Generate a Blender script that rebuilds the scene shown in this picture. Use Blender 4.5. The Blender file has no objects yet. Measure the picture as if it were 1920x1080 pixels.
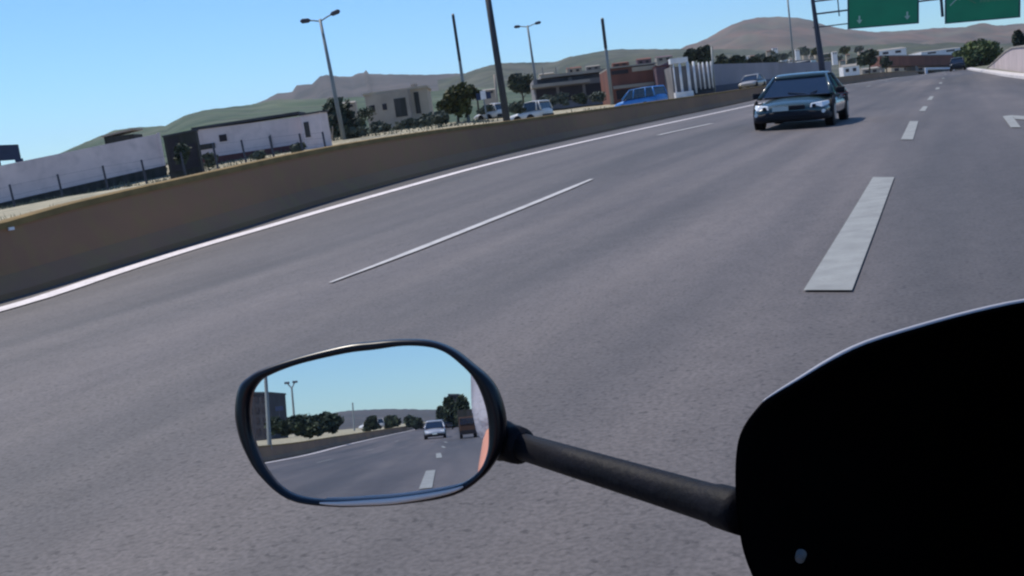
import bpy, math, random
import numpy as np
from mathutils import Vector, Matrix
R_ = math.radians
sc = bpy.context.scene
COL = sc.collection

# ------------------------------------------------------------------ camera
F = 2000.0; H = 1.05                      # focal length in photo pixels, eye height in metres
def _pd(px, py):
    d = np.array([(px-960)/F, (540-py)/F, -1.0]); return d/np.linalg.norm(d)
_B = _pd(1790, 135); _U = np.cross(_B, _pd(0, 386)); _U /= np.linalg.norm(_U)
if _U[1] < 0: _U = -_U
RM = np.array([np.cross(_B, _U), _B, _U])   # camera axes -> world (x across the road, y along it, z up)
EYE = np.array([0, 0, H])
cam_d = bpy.data.cameras.new('camera'); cam = bpy.data.objects.new('camera', cam_d); COL.objects.link(cam)
cam_d.sensor_width = 36; cam_d.lens = 36*F/1920; cam_d.clip_start = .02; cam_d.clip_end = 20000
m = Matrix([list(r) for r in RM]).to_4x4(); m.translation = EYE
cam.matrix_world = m; sc.camera = cam
sc.render.resolution_x = 1024; sc.render.resolution_y = 576

# ------------------------------------------------------------------ light
SUN_EL, SUN_AZ = R_(58), R_(-62)          # sun up to the left, a little ahead
w = bpy.data.worlds.new('World'); sc.world = w; w.use_nodes = True
nt = w.node_tree; bg = nt.nodes['Background']
sky = nt.nodes.new('ShaderNodeTexSky'); sky.sky_type = 'NISHITA'; sky.sun_disc = False
sky.sun_elevation = SUN_EL; sky.sun_rotation = SUN_AZ; sky.air_density = 1.0; sky.dust_density = .1; sky.ozone_density = 2.0
tn = nt.nodes.new('ShaderNodeMix'); tn.data_type = 'RGBA'; tn.blend_type = 'MULTIPLY'; tn.inputs[0].default_value = 1
tn.inputs[7].default_value = (.47, .73, 1.0, 1)     # the camera's cool white balance on the sky
nt.links.new(sky.outputs[0], tn.inputs[6]); nt.links.new(tn.outputs[2], bg.inputs[0]); bg.inputs[1].default_value = .132
sun_d = bpy.data.lights.new('sun', 'SUN'); sun_d.energy = 4.0; sun_d.angle = R_(.5); sun_d.color = (1, .93, .83)
sun = bpy.data.objects.new('sun', sun_d); COL.objects.link(sun)
sd = Vector((math.sin(SUN_AZ)*math.cos(SUN_EL), math.cos(SUN_AZ)*math.cos(SUN_EL), math.sin(SUN_EL)))
sun.rotation_euler = sd.to_track_quat('Z', 'Y').to_euler()
vs = sc.view_settings; vs.view_transform = 'Standard'; vs.look = 'None'; vs.gamma = 1; vs.exposure = .12
sc.render.engine = 'CYCLES'; sc.cycles.use_denoising = True; sc.cycles.max_bounces = 6
sc.cycles.filter_width = 2.3

# ------------------------------------------------------------------ land forms
def interp(xs, ys):
    xs = [float(x) for x in xs]; ys = [float(y) for y in ys]; n = len(xs)
    d = [(ys[i+1]-ys[i])/(xs[i+1]-xs[i]) for i in range(n-1)]
    ms = [d[0]]+[0 if d[i-1]*d[i] <= 0 else 2*d[i-1]*d[i]/(d[i-1]+d[i]) for i in range(1, n-1)]+[d[-1]]
    def f(x):
        if x <= xs[0]: return ys[0]
        if x >= xs[-1]: return ys[-1]
        i = max(j for j in range(n-1) if xs[j] <= x); h = xs[i+1]-xs[i]; t = (x-xs[i])/h
        return ((2*t**3-3*t*t+1)*ys[i]+(t**3-2*t*t+t)*h*ms[i]+(-2*t**3+3*t*t)*ys[i+1]+(t**3-t*t)*h*ms[i+1])
    return f
def sm(a, b, x):
    t = min(1, max(0, (x-a)/(b-a))); return t*t*(3-2*t)
kz = interp([-600, -245, -80, -20, 0, 7, 12, 17, 24, 30, 50, 66, 90, 150, 300, 700], [-1.2, -.85, -.68, -.1, 0, .01, .12, .28, .45, .55, .75, .9, 1.17, 1.4, 1.6, 1.8])
kb = interp([20, 80, 150], [.15, .5, .9])
def zr(u, v):
    if v < 0: return kz(v)
    b = kb(v); return kz(v)*(b+(1-b)*sm(0, 9, -u))
edge_u = interp([-600, -245, -95, -49, 0, 7.8, 10, 12.2, 17, 23, 29, 38, 54, 82, 110, 150, 200, 300, 700],
                [-6.5, -7.5, -10.2, -9.3, -8.8, -8.99, -9.45, -9.75, -9.88, -10.1, -9.9, -9.75, -9.6, -9.6, -9.3, -6.9, -6.3, -6, -5])
barr_u = interp([-600, -245, -95, -49, 0, 8.4, 10.3, 13, 19, 24, 30, 46, 57, 82, 110, 150, 200, 300, 700],
                [-7.5, -8.6, -11.1, -10.1, -9.5, -9.7, -10, -10.4, -11.15, -11.55, -11.9, -12.7, -13.1, -13.4, -12, -8.6, -7.6, -7, -6])
right_u = interp([-600, 0, 40, 54, 88, 120, 150, 300, 700], [5.0, 3.9, 3.35, 2.95, 2.2, 1.6, 1.2, .6, 0])
lz = interp([-600, -60, -20, 22, 44, 50, 57, 68, 80, 110, 200, 400, 900], [-.3, .1, .45, .2, .22, .75, 1.65, 2.45, 2.7, 2.85, 3.2, 4, 6])
def zl(u, v):                              # ground left of the barrier
    s = max(0, barr_u(v)-.6-u); z0 = zr(-11, v)+(.72 if v > -20 else .6)
    z1 = max(z0-.6, lz(v)); return z0+(z1-z0)*sm(0, 30, s)
def zright(u, v):
    s = max(0, u-right_u(v)-.5); return zr(3, v)+.12+.9*sm(1, 30, s)*sm(20, 120, v)
def ray(px, py): return RM @ _pd(px, py)
def P(px, py, dep):                        # the point a given depth away seen at a photo pixel
    d = ray(px, py); return Vector(EYE+d*dep/abs((RM.T @ d)[2]))
def V(px, py, v):
    d = ray(px, py); return Vector(EYE+d*v/d[1])
def G(px, py):                             # where the sight line meets the road
    d = ray(px, py); t = .5
    for i in range(60000):
        p = EYE+d*t
        if p[2] <= zr(p[0], p[1]): return Vector(p)
        t += .01+t*.001
# the motorcycle mirror's plane: looks straight back down the road
_d = ray(850, 782); MN = np.array([0, -1., 0])-_d; MN /= np.linalg.norm(MN)
_c = ray(695, 795); MQ = EYE+_c*.62/abs((RM.T @ _c)[2])
def MP(px, py, dep):                       # the point behind us that the mirror shows at a pixel
    p = np.array(P(px, py, dep)); return Vector(p-2*np.dot(p-MQ, MN)*MN)
def onmirror(px, py, off=0):
    d = ray(px, py); t = np.dot(MQ+MN*off-EYE, MN)/np.dot(d, MN); return Vector(EYE+d*t)

# ------------------------------------------------------------------ materials
def mat(name, col, rough=.8, col2=None, scale=1.0, detail=4, amt=None, stretch=(1, 1, 1), spec=.3, metal=0, bump=0, bscale=None, emit=0, coat=0, lo=.35, hi=.65, third=None):
    m = bpy.data.materials.new(name); m.use_nodes = True; t = m.node_tree; b = t.nodes['Principled BSDF']
    b.inputs['Roughness'].default_value = rough; b.inputs['Metallic'].default_value = metal
    b.inputs['Specular IOR Level'].default_value = spec; b.inputs['Coat Weight'].default_value = coat; b.inputs['Coat Roughness'].default_value = .08
    if col2 is None: col2 = tuple(c*.82 for c in col)
    tc = t.nodes.new('ShaderNodeTexCoord'); mp = t.nodes.new('ShaderNodeMapping'); mp.inputs['Scale'].default_value = stretch
    t.links.new(tc.outputs['Object'], mp.inputs[0])
    n = t.nodes.new('ShaderNodeTexNoise'); n.inputs['Scale'].default_value = scale; n.inputs['Detail'].default_value = detail
    t.links.new(mp.outputs[0], n.inputs['Vector'])
    r = t.nodes.new('ShaderNodeValToRGB'); r.color_ramp.elements[0].position = lo; r.color_ramp.elements[1].position = hi
    r.color_ramp.elements[0].color = (*col2, 1); r.color_ramp.elements[1].color = (*col, 1)
    t.links.new(n.outputs[0], r.inputs[0]); out = r.outputs[0]
    if third:                              # a second, finer noise over the first
        c3, s3, f3 = third
        n3 = t.nodes.new('ShaderNodeTexNoise'); n3.inputs['Scale'].default_value = s3; n3.inputs['Detail'].default_value = 3
        t.links.new(tc.outputs['Object'], n3.inputs['Vector'])
        r3 = t.nodes.new('ShaderNodeValToRGB'); r3.color_ramp.elements[0].position = .45; r3.color_ramp.elements[1].position = .7
        r3.color_ramp.elements[0].color = (0, 0, 0, 1); r3.color_ramp.elements[1].color = (f3, f3, f3, 1)
        t.links.new(n3.outputs[0], r3.inputs[0])
        mx = t.nodes.new('ShaderNodeMix'); mx.data_type = 'RGBA'
        t.links.new(r3.outputs[0], mx.inputs[0]); t.links.new(out, mx.inputs[6]); mx.inputs[7].default_value = (*c3, 1); out = mx.outputs[2]
    t.links.new(out, b.inputs['Base Color'])
    if bump:
        bn = t.nodes.new('ShaderNodeTexNoise'); bn.inputs['Scale'].default_value = bscale or scale*6; bn.inputs['Detail'].default_value = 5
        t.links.new(tc.outputs['Object'], bn.inputs['Vector'])
        bu = t.nodes.new('ShaderNodeBump'); bu.inputs['Strength'].default_value = bump; bu.inputs['Distance'].default_value = .02
        t.links.new(bn.outputs[0], bu.inputs['Height']); t.links.new(bu.outputs[0], b.inputs['Normal'])
    return m
M_ = {}
M_['asphalt'] = None
def asphalt():
    m = bpy.data.materials.new('asphalt'); m.use_nodes = True; t = m.node_tree; b = t.nodes['Principled BSDF']
    b.inputs['Roughness'].default_value = .72; b.inputs['Specular IOR Level'].default_value = .35
    tc = t.nodes.new('ShaderNodeTexCoord')
    def noise(scale, st, det=3):
        mp = t.nodes.new('ShaderNodeMapping'); mp.inputs['Scale'].default_value = st
        t.links.new(tc.outputs['Object'], mp.inputs[0])
        n = t.nodes.new('ShaderNodeTexNoise'); n.inputs['Scale'].default_value = scale; n.inputs['Detail'].default_value = det
        t.links.new(mp.outputs[0], n.inputs['Vector']); return n
    def ramp(n, a, ca, c, cc):
        r = t.nodes.new('ShaderNodeValToRGB'); e = r.color_ramp.elements
        e[0].position = a; e[0].color = (*ca, 1); e[1].position = c; e[1].color = (*cc, 1)
        t.links.new(n.outputs[0], r.inputs[0]); return r
    def mul(a, c):
        x = t.nodes.new('ShaderNodeMix'); x.data_type = 'RGBA'; x.blend_type = 'MULTIPLY'; x.inputs[0].default_value = 1
        t.links.new(a.outputs[2 if a.bl_idname == 'ShaderNodeMix' else 0], x.inputs[6]); t.links.new(c.outputs[0], x.inputs[7]); return x
    big = ramp(noise(.9, (.55, .035, 1), 3), .35, (.076, .072, .075), .66, (.138, .122, .120))   # wheel tracks along the lanes
    mid = ramp(noise(1.6, (.8, .12, 1), 4), .3, (.86, .86, .87), .7, (1.1, 1.09, 1.09))
    fin = ramp(noise(52, (1, 1, 1), 6), .36, (.76, .76, .76), .62, (1.12, 1.115, 1.11))           # stones in the surface
    pat = ramp(noise(7, (1, .5, 1), 4), .3, (.9, .9, .9), .7, (1.07, 1.07, 1.07))
    trk = ramp(noise(1.0, (1.15, .004, 1), 2), .38, (.84, .85, .87), .62, (1.1, 1.09, 1.07))               # worn wheel tracks
    stn = ramp(noise(.35, (1, .35, 1), 5), .30, (.80, .80, .82), .42, (1, 1, 1))                          # oil stains
    spk = ramp(noise(30, (1, 1, 1), 3),   .32, (.58, .58, .59), .43, (1, 1, 1))                             # dark pits between stones
    x = mul(mul(mul(mul(mul(mul(big, mid), fin), pat), trk), stn), spk)
    t.links.new(x.outputs[2], b.inputs['Base Color'])
    bn = noise(90, (1, 1, 1), 3); bu = t.nodes.new('ShaderNodeBump'); bu.inputs['Strength'].default_value = .2; bu.inputs['Distance'].default_value = .004
    t.links.new(bn.outputs[0], bu.inputs['Height']); t.links.new(bu.outputs[0], b.inputs['Normal'])
    return m
M_['asphalt'] = asphalt()
M_['paint'] = mat('road paint', (.78, .72, .72), .7, (.58, .54, .54), 5, 6, lo=.3, hi=.5, third=((.30, .28, .28), 22, .35))
M_['paint_worn'] = mat('worn road paint', (.29, .30, .29), .75, (.23, .235, .23), 5, 6, lo=.3, hi=.6, third=((.19, .19, .19), 40, .35))
M_['thin_paint'] = mat('thin grey road paint', (.52, .51, .50), .75, (.40, .39, .39), 5, 6, lo=.3, hi=.6, third=((.22, .21, .21), 24, .3))
M_['concrete'] = mat('barrier concrete', (.36, .19, .105), .9, (.26, .145, .09), .5, 4, stretch=(1, .4, 1), third=((.30, .22, .08), 3, .35), bump=.2, bscale=12)
M_['moss'] = mat('mossy barrier cap', (.26, .175, .07), .95, (.18, .125, .05), 2.5, 5, bump=.3, bscale=10)
M_['verge'] = mat('dry verge earth', (.46, .40, .27), .95, (.30, .27, .19), .6, 6, third=((.12, .12, .08), 2.2, .7), bump=.3, bscale=3)
M_['ground'] = mat('dry field', (.20, .19, .13), .95, (.11, .12, .08), .05, 6, third=((.07, .08, .05), .5, .8))
M_['drygrass'] = mat('dry grass', (.42, .37, .22), .9, (.26, .24, .13), .8, 3)
M_['whitewall'] = mat('whitewashed wall', (.76, .64, .64), .9, (.63, .53, .54), .35, 5, third=((.38, .33, .35), 1.5, .35))
M_['palewall'] = mat('pale plaster', (.40, .34, .28), .9, (.31, .265, .225), .6, 4)
M_['cream'] = mat('cream plaster', (.46, .38, .29), .9, (.36, .31, .25), .6, 4)
M_['roofdark'] = mat('dark roofing', (.05, .055, .07), .8, (.03, .035, .045), 1, 4)
M_['dark'] = mat('dark opening', (.03, .026, .035), .8, (.02, .018, .025), 1, 3)
M_['darkred'] = mat('dark red paint', (.12, .04, .045), .7)
M_['shed'] = mat('weathered shed boards', (.05, .048, .05), .85, (.022, .026, .022), 1.4, 4, stretch=(2, 2, .2))
M_['rust'] = mat('rust brown cladding', (.19, .075, .055), .8, (.13, .055, .045), .6, 4, stretch=(2, 2, .3))
M_['plum'] = mat('purple brown cladding', (.17, .11, .14), .8, (.12, .08, .10), .6, 4)
M_['slab'] = mat('grey concrete slab', (.34, .31, .27), .9, (.26, .24, .22), .4, 4)
M_['grey'] = mat('grey render', (.23, .22, .23), .9, (.16, .155, .16), .5, 4)
M_['greywall'] = mat('long grey wall', (.30, .29, .34), .9, (.24, .235, .28), .25, 4, third=((.20, .2, .22), 1, .4))
M_['white'] = mat('white paint', (.78, .78, .80), .5, (.66, .66, .70), 2, 4)
M_['kerbstone'] = mat('pale kerb stone', (.62, .58, .57), .85, (.5, .47, .46), 3, 4)
M_['polewood'] = mat('weathered pole', (.055, .06, .07), .8, (.035, .04, .05), 6, 4, stretch=(1, 1, .1))
M_['polesteel'] = mat('galvanised pole', (.27, .29, .29), .6, (.19, .21, .22), 4, 4, stretch=(1, 1, .1), metal=.2)
M_['steel'] = mat('dark gantry steel', (.05, .055, .08), .6, (.035, .04, .06), 3, 3)
M_['signgreen'] = mat('sign green', (.009, .27, .125), .55, (.008, .23, .11), .5, 3)
M_['signedge'] = mat('sign border', (.015, .10, .09), .5)
M_['signwhite'] = mat('sign white', (.45, .62, .52), .5)
M_['signpale'] = mat('sign faded lettering', (.10, .30, .16), .5)
M_['navy'] = mat('navy board', (.018, .035, .09), .6)
M_['leafdark'] = mat('dark leaves', (.050, .070, .040), .7, (.020, .032, .022), .8, 3)
M_['leafolive'] = mat('olive leaves', (.085, .090, .022), .7, (.035, .042, .014), .9, 3)
M_['leafgrey'] = mat('grey green leaves', (.11, .13, .10), .8, (.055, .07, .055), .9, 3)
M_['leafbright'] = mat('fresh leaves', (.13, .17, .05), .7, (.05, .075, .03), .5, 3)
M_['bark'] = mat('bark', (.09, .07, .055), .9)
M_['hillgreen'] = mat('scrub hillside', (.060, .095, .046), 1, (.028, .052, .028), .05, 8, third=((.19, .19, .14), .03, .4))
M_['hillblue'] = mat('bare ridge', (.095, .082, .078), 1, (.045, .048, .048), .02, 6)
M_['hillmid'] = mat('wooded ridge', (.068, .080, .044), 1, (.026, .038, .026), .05, 8, third=((.17, .15, .12), .02, .4))
M_['hillbrown'] = mat('brown hill', (.155, .098, .075), 1, (.075, .062, .050), .018, 8, third=((.12, .14, .10), .012, .5))
M_['black'] = mat('matt black plastic', (.0016, .0016, .0022), .6, (.0012, .0012, .0016), 20, 3, spec=.02)
M_['rubber'] = mat('black rubber', (.008, .0075, .011), .6, (.006, .006, .008), 60, 4, spec=.13, bump=.1, bscale=200)
M_['housing'] = mat('mirror plastic', (.006, .0055, .009), .3, (.005, .005, .008), 40, 3, spec=.4)
M_['chrome'] = mat('polished trim', (.75, .73, .76), .22, (.7, .68, .7), 40, 2, metal=1)
M_['bright'] = mat('painted lip highlight', (.98, .83, .72), .4, (.92, .78, .68), 30, 2, spec=.8)  # pale colour stands in for the gleam on the mirror's lower lip
M_['rim'] = mat('painted edge highlight', (.50, .50, .54), .35, (.4, .4, .43), 8, 3, spec=.5)  # pale colour stands in for sunlight on the black fairing's edge
M_['screw'] = mat('screw head steel', (.15, .14, .13), .6, metal=0)
M_['mirror'] = mat('mirror silver', (.90, .92, .95), 0.0, (.90, .92, .95), 1, 1, metal=1)
M_['glass'] = mat('dark car glass', (.012, .02, .04), .06, (.01, .018, .035), 2, 2, spec=.8)
M_['teal'] = mat('dark teal car paint', (.028, .058, .062), .26, (.024, .05, .055), 2, 2, spec=.6, coat=.6)
M_['carwhite'] = mat('white car paint', (.60, .59, .58), .4, (.52, .51, .50), 2, 2, coat=.4)
M_['carsilver'] = mat('silver car paint', (.52, .53, .56), .3, metal=.5, coat=.5)
M_['carblue'] = mat('blue car paint', (.05, .24, .62), .4, (.04, .19, .52), 2, 2, coat=.3)
M_['cardark'] = mat('near black car paint', (.02, .022, .03), .35, coat=.4)
M_['cargrey'] = mat('grey car paint', (.33, .33, .34), .35, coat=.4)
M_['bumper'] = mat('dark bumper plastic', (.012, .012, .018), .7)
M_['tyre'] = mat('tyre', (.010, .010, .012), .85)
M_['alloy'] = mat('wheel alloy', (.35, .35, .37), .4, metal=.7)
M_['lampclear'] = mat('clear lamp lens', (.95, .95, .93), .2, (.8, .8, .8), 30, 3, spec=.8)
M_['lampred'] = mat('red lamp lens', (.35, .03, .03), .2, spec=.7)
M_['plate'] = mat('number plate', (.60, .66, .64), .5)
M_['truckbrown'] = mat('dark brown truck cab', (.06, .03, .02), .7)
M_['orange'] = mat('orange brown truck body', (.22, .10, .045), .7)
M_['skin'] = mat('skin', (.66, .30, .19), .55, (.58, .24, .15), 12, 4)
M_['jersey'] = mat('grey jersey cloth', (.34, .33, .37), .9, (.26, .25, .29), 14, 4, bump=.4, bscale=40)
M_['vest'] = mat('dark blue vest cloth', (.02, .03, .06), .8)
M_['jeans'] = mat('dark trousers', (.03, .035, .05), .9)
M_['hair'] = mat('black helmet shell', (.02, .02, .022), .3, coat=.5)
M_['flat_block'] = mat('grey apartment render', (.045, .045, .055), .9, (.03, .03, .04), .3, 3)

# ------------------------------------------------------------------ mesh helpers
class MB:
    def __init__(s): s.v = []; s.f = []; s.smooth = False
    def add(s, vs, fs):
        o = len(s.v); s.v += [Vector(v) for v in vs]; s.f += [tuple(i+o for i in f) for f in fs]; return s
    def box(s, c, size, rot=0, axes=None):
        c = Vector(c); hx, hy, hz = [q/2 for q in size]
        if axes is None: axes = (Vector((math.cos(rot), math.sin(rot), 0)), Vector((-math.sin(rot), math.cos(rot), 0)), Vector((0, 0, 1)))
        X, Y, Z = axes
        vs = [c+X*hx*a+Y*hy*b+Z*hz*d for a in (-1, 1) for b in (-1, 1) for d in (-1, 1)]
        return s.add(vs, [(0, 1, 3, 2), (4, 6, 7, 5), (0, 4, 5, 1), (2, 3, 7, 6), (0, 2, 6, 4), (1, 5, 7, 3)])
    def hexa(s, b, t):                    # bottom four, top four
        return s.add(list(b)+list(t), [(3, 2, 1, 0), (4, 5, 6, 7), (0, 1, 5, 4), (1, 2, 6, 5), (2, 3, 7, 6), (3, 0, 4, 7)])
    def tube(s, pts, rad, n=10, cap=True):
        pts = [Vector(p) for p in pts]
        if not hasattr(rad, '__len__'): rad = [rad]*len(pts)
        rings = []
        for i, p in enumerate(pts):
            a = (pts[min(i+1, len(pts)-1)]-pts[max(i-1, 0)]).normalized()
            r = a.orthogonal().normalized() if i == 0 else (prev-a*prev.dot(a)).normalized()
            prev = r; q = a.cross(r)
            rings.append([p+(r*math.cos(2*math.pi*k/n)+q*math.sin(2*math.pi*k/n))*rad[i] for k in range(n)])
        return s.loft(rings, cap)
    def loft(s, rings, cap=True, closed=True):
        n = len(rings[0]); vs = [p for r in rings for p in r]; fs = []
        for i in range(len(rings)-1):
            for k in range(n if closed else n-1):
                a, b = i*n+k, i*n+(k+1) % n; fs.append((a, b, b+n, a+n))
        if cap and closed: fs += [tuple(range(n-1, -1, -1)), tuple(range((len(rings)-1)*n, len(rings)*n))]
        return s.add(vs, fs)
    def grid(s, rows): return s.loft(rows, False, False)
    def wheel(s, c, r, wdt, ax=Vector((1, 0, 0)), n=24):
        c = Vector(c); return s.tube([c-ax*wdt/2, c-ax*wdt*.42, c+ax*wdt*.42, c+ax*wdt/2], [r*.93, r, r, r*.93], n)
    def make(s, name, mt, parent=None, smooth=False, thing=None):
        off = Vector(thing.location) if thing else Vector((0, 0, 0))
        me = bpy.data.meshes.new(name); me.from_pydata([tuple(v-off) for v in s.v], [], s.f); me.update()
        import bmesh
        bm = bmesh.new(); bm.from_mesh(me); bmesh.ops.recalc_face_normals(bm, faces=bm.faces); bm.to_mesh(me); bm.free()
        me.materials.append(M_[mt] if isinstance(mt, str) else mt)
        if smooth:
            for p in me.polygons: p.use_smooth = True
        o = bpy.data.objects.new(name, me); COL.objects.link(o)
        if parent is not None: o.parent = parent
        return o
def tag(o, label=None, cat=None, group=None, kind=None):
    if label: o['label'] = label
    if cat: o['category'] = cat
    if group: o['group'] = group
    if kind: o['kind'] = kind
    return o
def thing(name, label, cat, loc, group=None, rz=0):
    o = bpy.data.objects.new(name, None); COL.objects.link(o); o.location = Vector(loc); o.rotation_euler = (0, 0, rz)
    o.empty_display_size = .2; return tag(o, label, cat, group)
def copy_tree(o, parent=None):
    c = o.copy(); COL.objects.link(c)
    if parent is not None: c.parent = parent
    for ch in list(o.children): copy_tree(ch, c)
    return c
def struct(name, mb, mt, smooth=True): return tag(mb.make(name, mt, smooth=smooth), kind='structure')
def bev(o, wd=.01, seg=2):
    b = o.modifiers.new('bevel', 'BEVEL'); b.width = wd; b.segments = seg; b.limit_method = 'ANGLE'; return o
rnd = random.Random(7)

# ------------------------------------------------------------------ ground and road
def stations(a, b, near):
    out = []; v = 0.0
    while v < b: out.append(v); v += max(near, abs(v)*.035)
    out.append(b); v = -near; neg = []
    while v > a: neg.append(v); v -= max(near*2, abs(v)*.06)
    neg.append(a); return sorted(neg)+out
ST = stations(-600, 700, .6)
mb = MB()
mb.grid([[Vector((barr_u(v)-.3+(right_u(v)+.6-barr_u(v))*i/28, v, zr(barr_u(v)-.3+(right_u(v)+.6-barr_u(v))*i/28, v))) for i in range(29)] for v in ST])
struct('road', mb, 'asphalt')
mb = MB()                                   # ground left of the barrier, out to the hills
S_ = [0, .6, 1.5, 3, 5, 8, 12, 17, 23, 30, 42, 60, 90, 140, 220, 400, 900]
def gl(v, s):
    u = barr_u(v)-.62-s; z = zl(u, v)
    if 1 < s < 200: z += .10*math.sin(u*1.3+v*.7)*math.sin(v*.41-u*.3)*min(1, s/10)
    return Vector((u, v, z))
mb.grid([[gl(v, s) for s in S_] for v in stations(-900, 1300, 2)])
struct('ground', mb, 'verge')
mb = MB()
mb.grid([[Vector((right_u(v)+.58+s, v, zright(right_u(v)+.5+s, v))) for s in [0, 1, 3, 8, 16, 30, 60, 150, 600]] for v in stations(-900, 1300, 3)])
struct('verge', mb, 'ground')
mb = MB(); mb.grid([[Vector((x, y, -2.2 if y < 100 else .5)) for x in (-3500, -1500, -300, 0, 300, 1500, 3500)] for y in (-3500, -1500, -600, 0, 100, 600, 1500, 3500)])
struct('terrain', mb, 'ground')

def strip(name, pts, wd, mt='paint', lift=.012):  # a painted line following the road
    mb = MB(); rows = []
    for (u, v), w_ in zip(pts, wd if hasattr(wd, '__len__') else [wd]*len(pts)):
        rows.append([Vector((u-w_/2, v, zr(u-w_/2, v)+lift)), Vector((u+w_/2, v, zr(u+w_/2, v)+lift))])
    mb.grid(rows); return struct(name, mb, mt)
def lerp_pts(a, b, n=14): return [(a[0]+(b[0]-a[0])*i/n, a[1]+(b[1]-a[1])*i/n) for i in range(n+1)]
vv = [v for v in ST if -500 < v < 160]
strip('edge_line', [(edge_u(v), v) for v in vv], .33)
g = [G(620, 532), G(1110, 337)]
strip('lane_marking', lerp_pts(g[0][:2], g[1][:2]), [.04+.085*min(1, i/3, (14-i)/3+.3) for i in range(15)], 'thin_paint')
g = [G(1235, 254), G(1335, 232)]
strip('lane_marking', lerp_pts(g[0][:2], g[1][:2]), .15, 'thin_paint')
def dash(a, b, c, d, mt='paint_worn'):      # four pixels on the road: near left, near right, far left, far right
    A, B, C, D = G(*a), G(*b), G(*c), G(*d)
    n = 12; rows = []
    for i in range(n+1):
        t = i/n; l = A.lerp(C, t); r = B.lerp(D, t)
        rows.append([Vector((l.x, l.y, zr(l.x, l.y)+.012)), Vector((r.x, r.y, zr(r.x, r.y)+.012))])
    mb = MB(); mb.grid(rows); struct('lane_marking', mb, mt)
dash((1507, 548), (1598, 548), (1637, 334), (1677, 334))
dash((1689, 263), (1712, 263), (1706, 228), (1722, 228))
dash((1723, 209), (1735, 209), (1731, 200), (1740, 200))
dash((1738, 188), (1747, 188), (1744, 181), (1751, 181))
for v in (58, 72, 90, 115):
    strip('lane_marking', lerp_pts((-.85, v), (-.88, v+4), 4), .18, 'paint_worn')
for v in (46, 60, 78, 100, 130):
    strip('lane_marking', lerp_pts((-5.6, v), (-5.6, v+4), 4), .14, 'paint_worn')
for v, w_ in ((-14, .30), (-28, .26), (-44, .2), (-62, .2), (-85, .2)):
    strip('lane_marking', lerp_pts((-.75-.004*-v, v-6), (-.75, v), 6), w_*.62, 'paint_worn')
for v in (-20, -38, -60, -90):
    strip('lane_marking', lerp_pts((-5.3, v-5), (-5.3, v), 6), .12, 'paint_worn')
# arrow painted in our lane: a curved head whose left half shows
mb = MB(); q = [G(1880, 219), G(1897, 217), G(1925, 219), G(1960, 224), G(1960, 233), G(1925, 226), G(1903, 224), G(1914, 240), G(1895, 240)]
for p in q: p.z = zr(p.x, p.y)+.012
mb.add(q, [(0, 1, 7, 8), (1, 2, 5, 6), (2, 3, 4, 5)]); struct('arrow_marking', mb, 'paint_worn')
# kerb on the right
mb = MB(); vk = [v for v in ST if -200 < v < 240]
mb.grid([[Vector((right_u(v)+a, v, zr(3, v)+b)) for a, b in ((0, -.05), (.02, .13), (.10, .15), (.55, .15), (.56, -.05))] for v in vk])
struct('kerb', mb, 'kerbstone', False)

# ------------------------------------------------------------------ concrete barrier on the left
bt = thing('concrete_barrier', 'long low brown concrete barrier running along the left edge of the motorway', 'barrier', (barr_u(8), 8, zr(-9.7, 8)))
hb = interp([-600, 0, 8.4, 10.3, 13, 19, 24, 30, 40, 60, 300], [.92, .85, .82, .9, .95, 1.0, .97, .91, .9, .92, .9])
vb = [v for v in ST if -500 < v < 260]
def brow(v, prof):
    return [Vector((barr_u(v)+a, v, zr(-10, v)+b*hb(v))) for a, b in prof]
mb = MB(); mb.grid([brow(v, ((.0, -.05), (.0, .08), (-.16, .30), (-.24, .86), (-.24, .93))) for v in vb]); mb.make('wall', 'concrete', bt, thing=bt)
mb = MB(); mb.loft([brow(v, ((-.222, .90), (-.222, .985), (-.26, 1.0), (-.46, 1.0), (-.50, .97), (-.50, .3), (-.40, .3), (-.40, .90))) for v in vb]); mb.make('cap', 'moss', bt, thing=bt)
p = G(98, 555); rp = Vector((barr_u(8.95)-.21, 9.0, zr(-10, 9)+.74))
mb = MB(); mb.box(rp, (.02, .075, .035)); mb.make('reflector', 'white', bt, thing=bt)

# dry grass along the barrier top edge
mb = MB()
for i in range(9000):
    v = rnd.uniform(5, 85)**1.0; s = abs(rnd.gauss(0, .9))+.02; u = barr_u(v)-.62-s
    z = zl(u, v)-.01; h_ = rnd.uniform(.03, .16); a = rnd.uniform(0, 6.3); dx, dy = math.cos(a)*.02, math.sin(a)*.02
    mb.add([(u-dx, v-dy, z), (u+dx, v+dy, z), (u+rnd.uniform(-.05, .05), v+rnd.uniform(-.05, .05), z+h_)], [(0, 1, 2)])
tag(mb.make('grass', 'drygrass'), 'dry yellow grass growing behind the top of the concrete barrier', 'grass', kind='stuff')
mb = MB()
for i in range(11000):
    v = rnd.uniform(30, 78); s = 8+34*rnd.random()**.7; u = barr_u(v)-.62-s
    if s < 26 and math.sin(u*.35+v*.2)+math.sin(v*.5-u*.13) < .3: continue
    z = gl(v, s).z-.03; h_ = rnd.uniform(.08, .35); a = rnd.uniform(0, 6.3); dx, dy = math.cos(a)*.05, math.sin(a)*.05
    mb.add([(u-dx, v-dy, z), (u+dx, v+dy, z), (u+rnd.uniform(-.12, .12), v+rnd.uniform(-.12, .12), z+h_)], [(0, 1, 2)])
tag(mb.make('scrub', 'leafgrey'), 'low dark scrub scattered over the dry verge below the white walls', 'scrub', kind='stuff')

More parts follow.
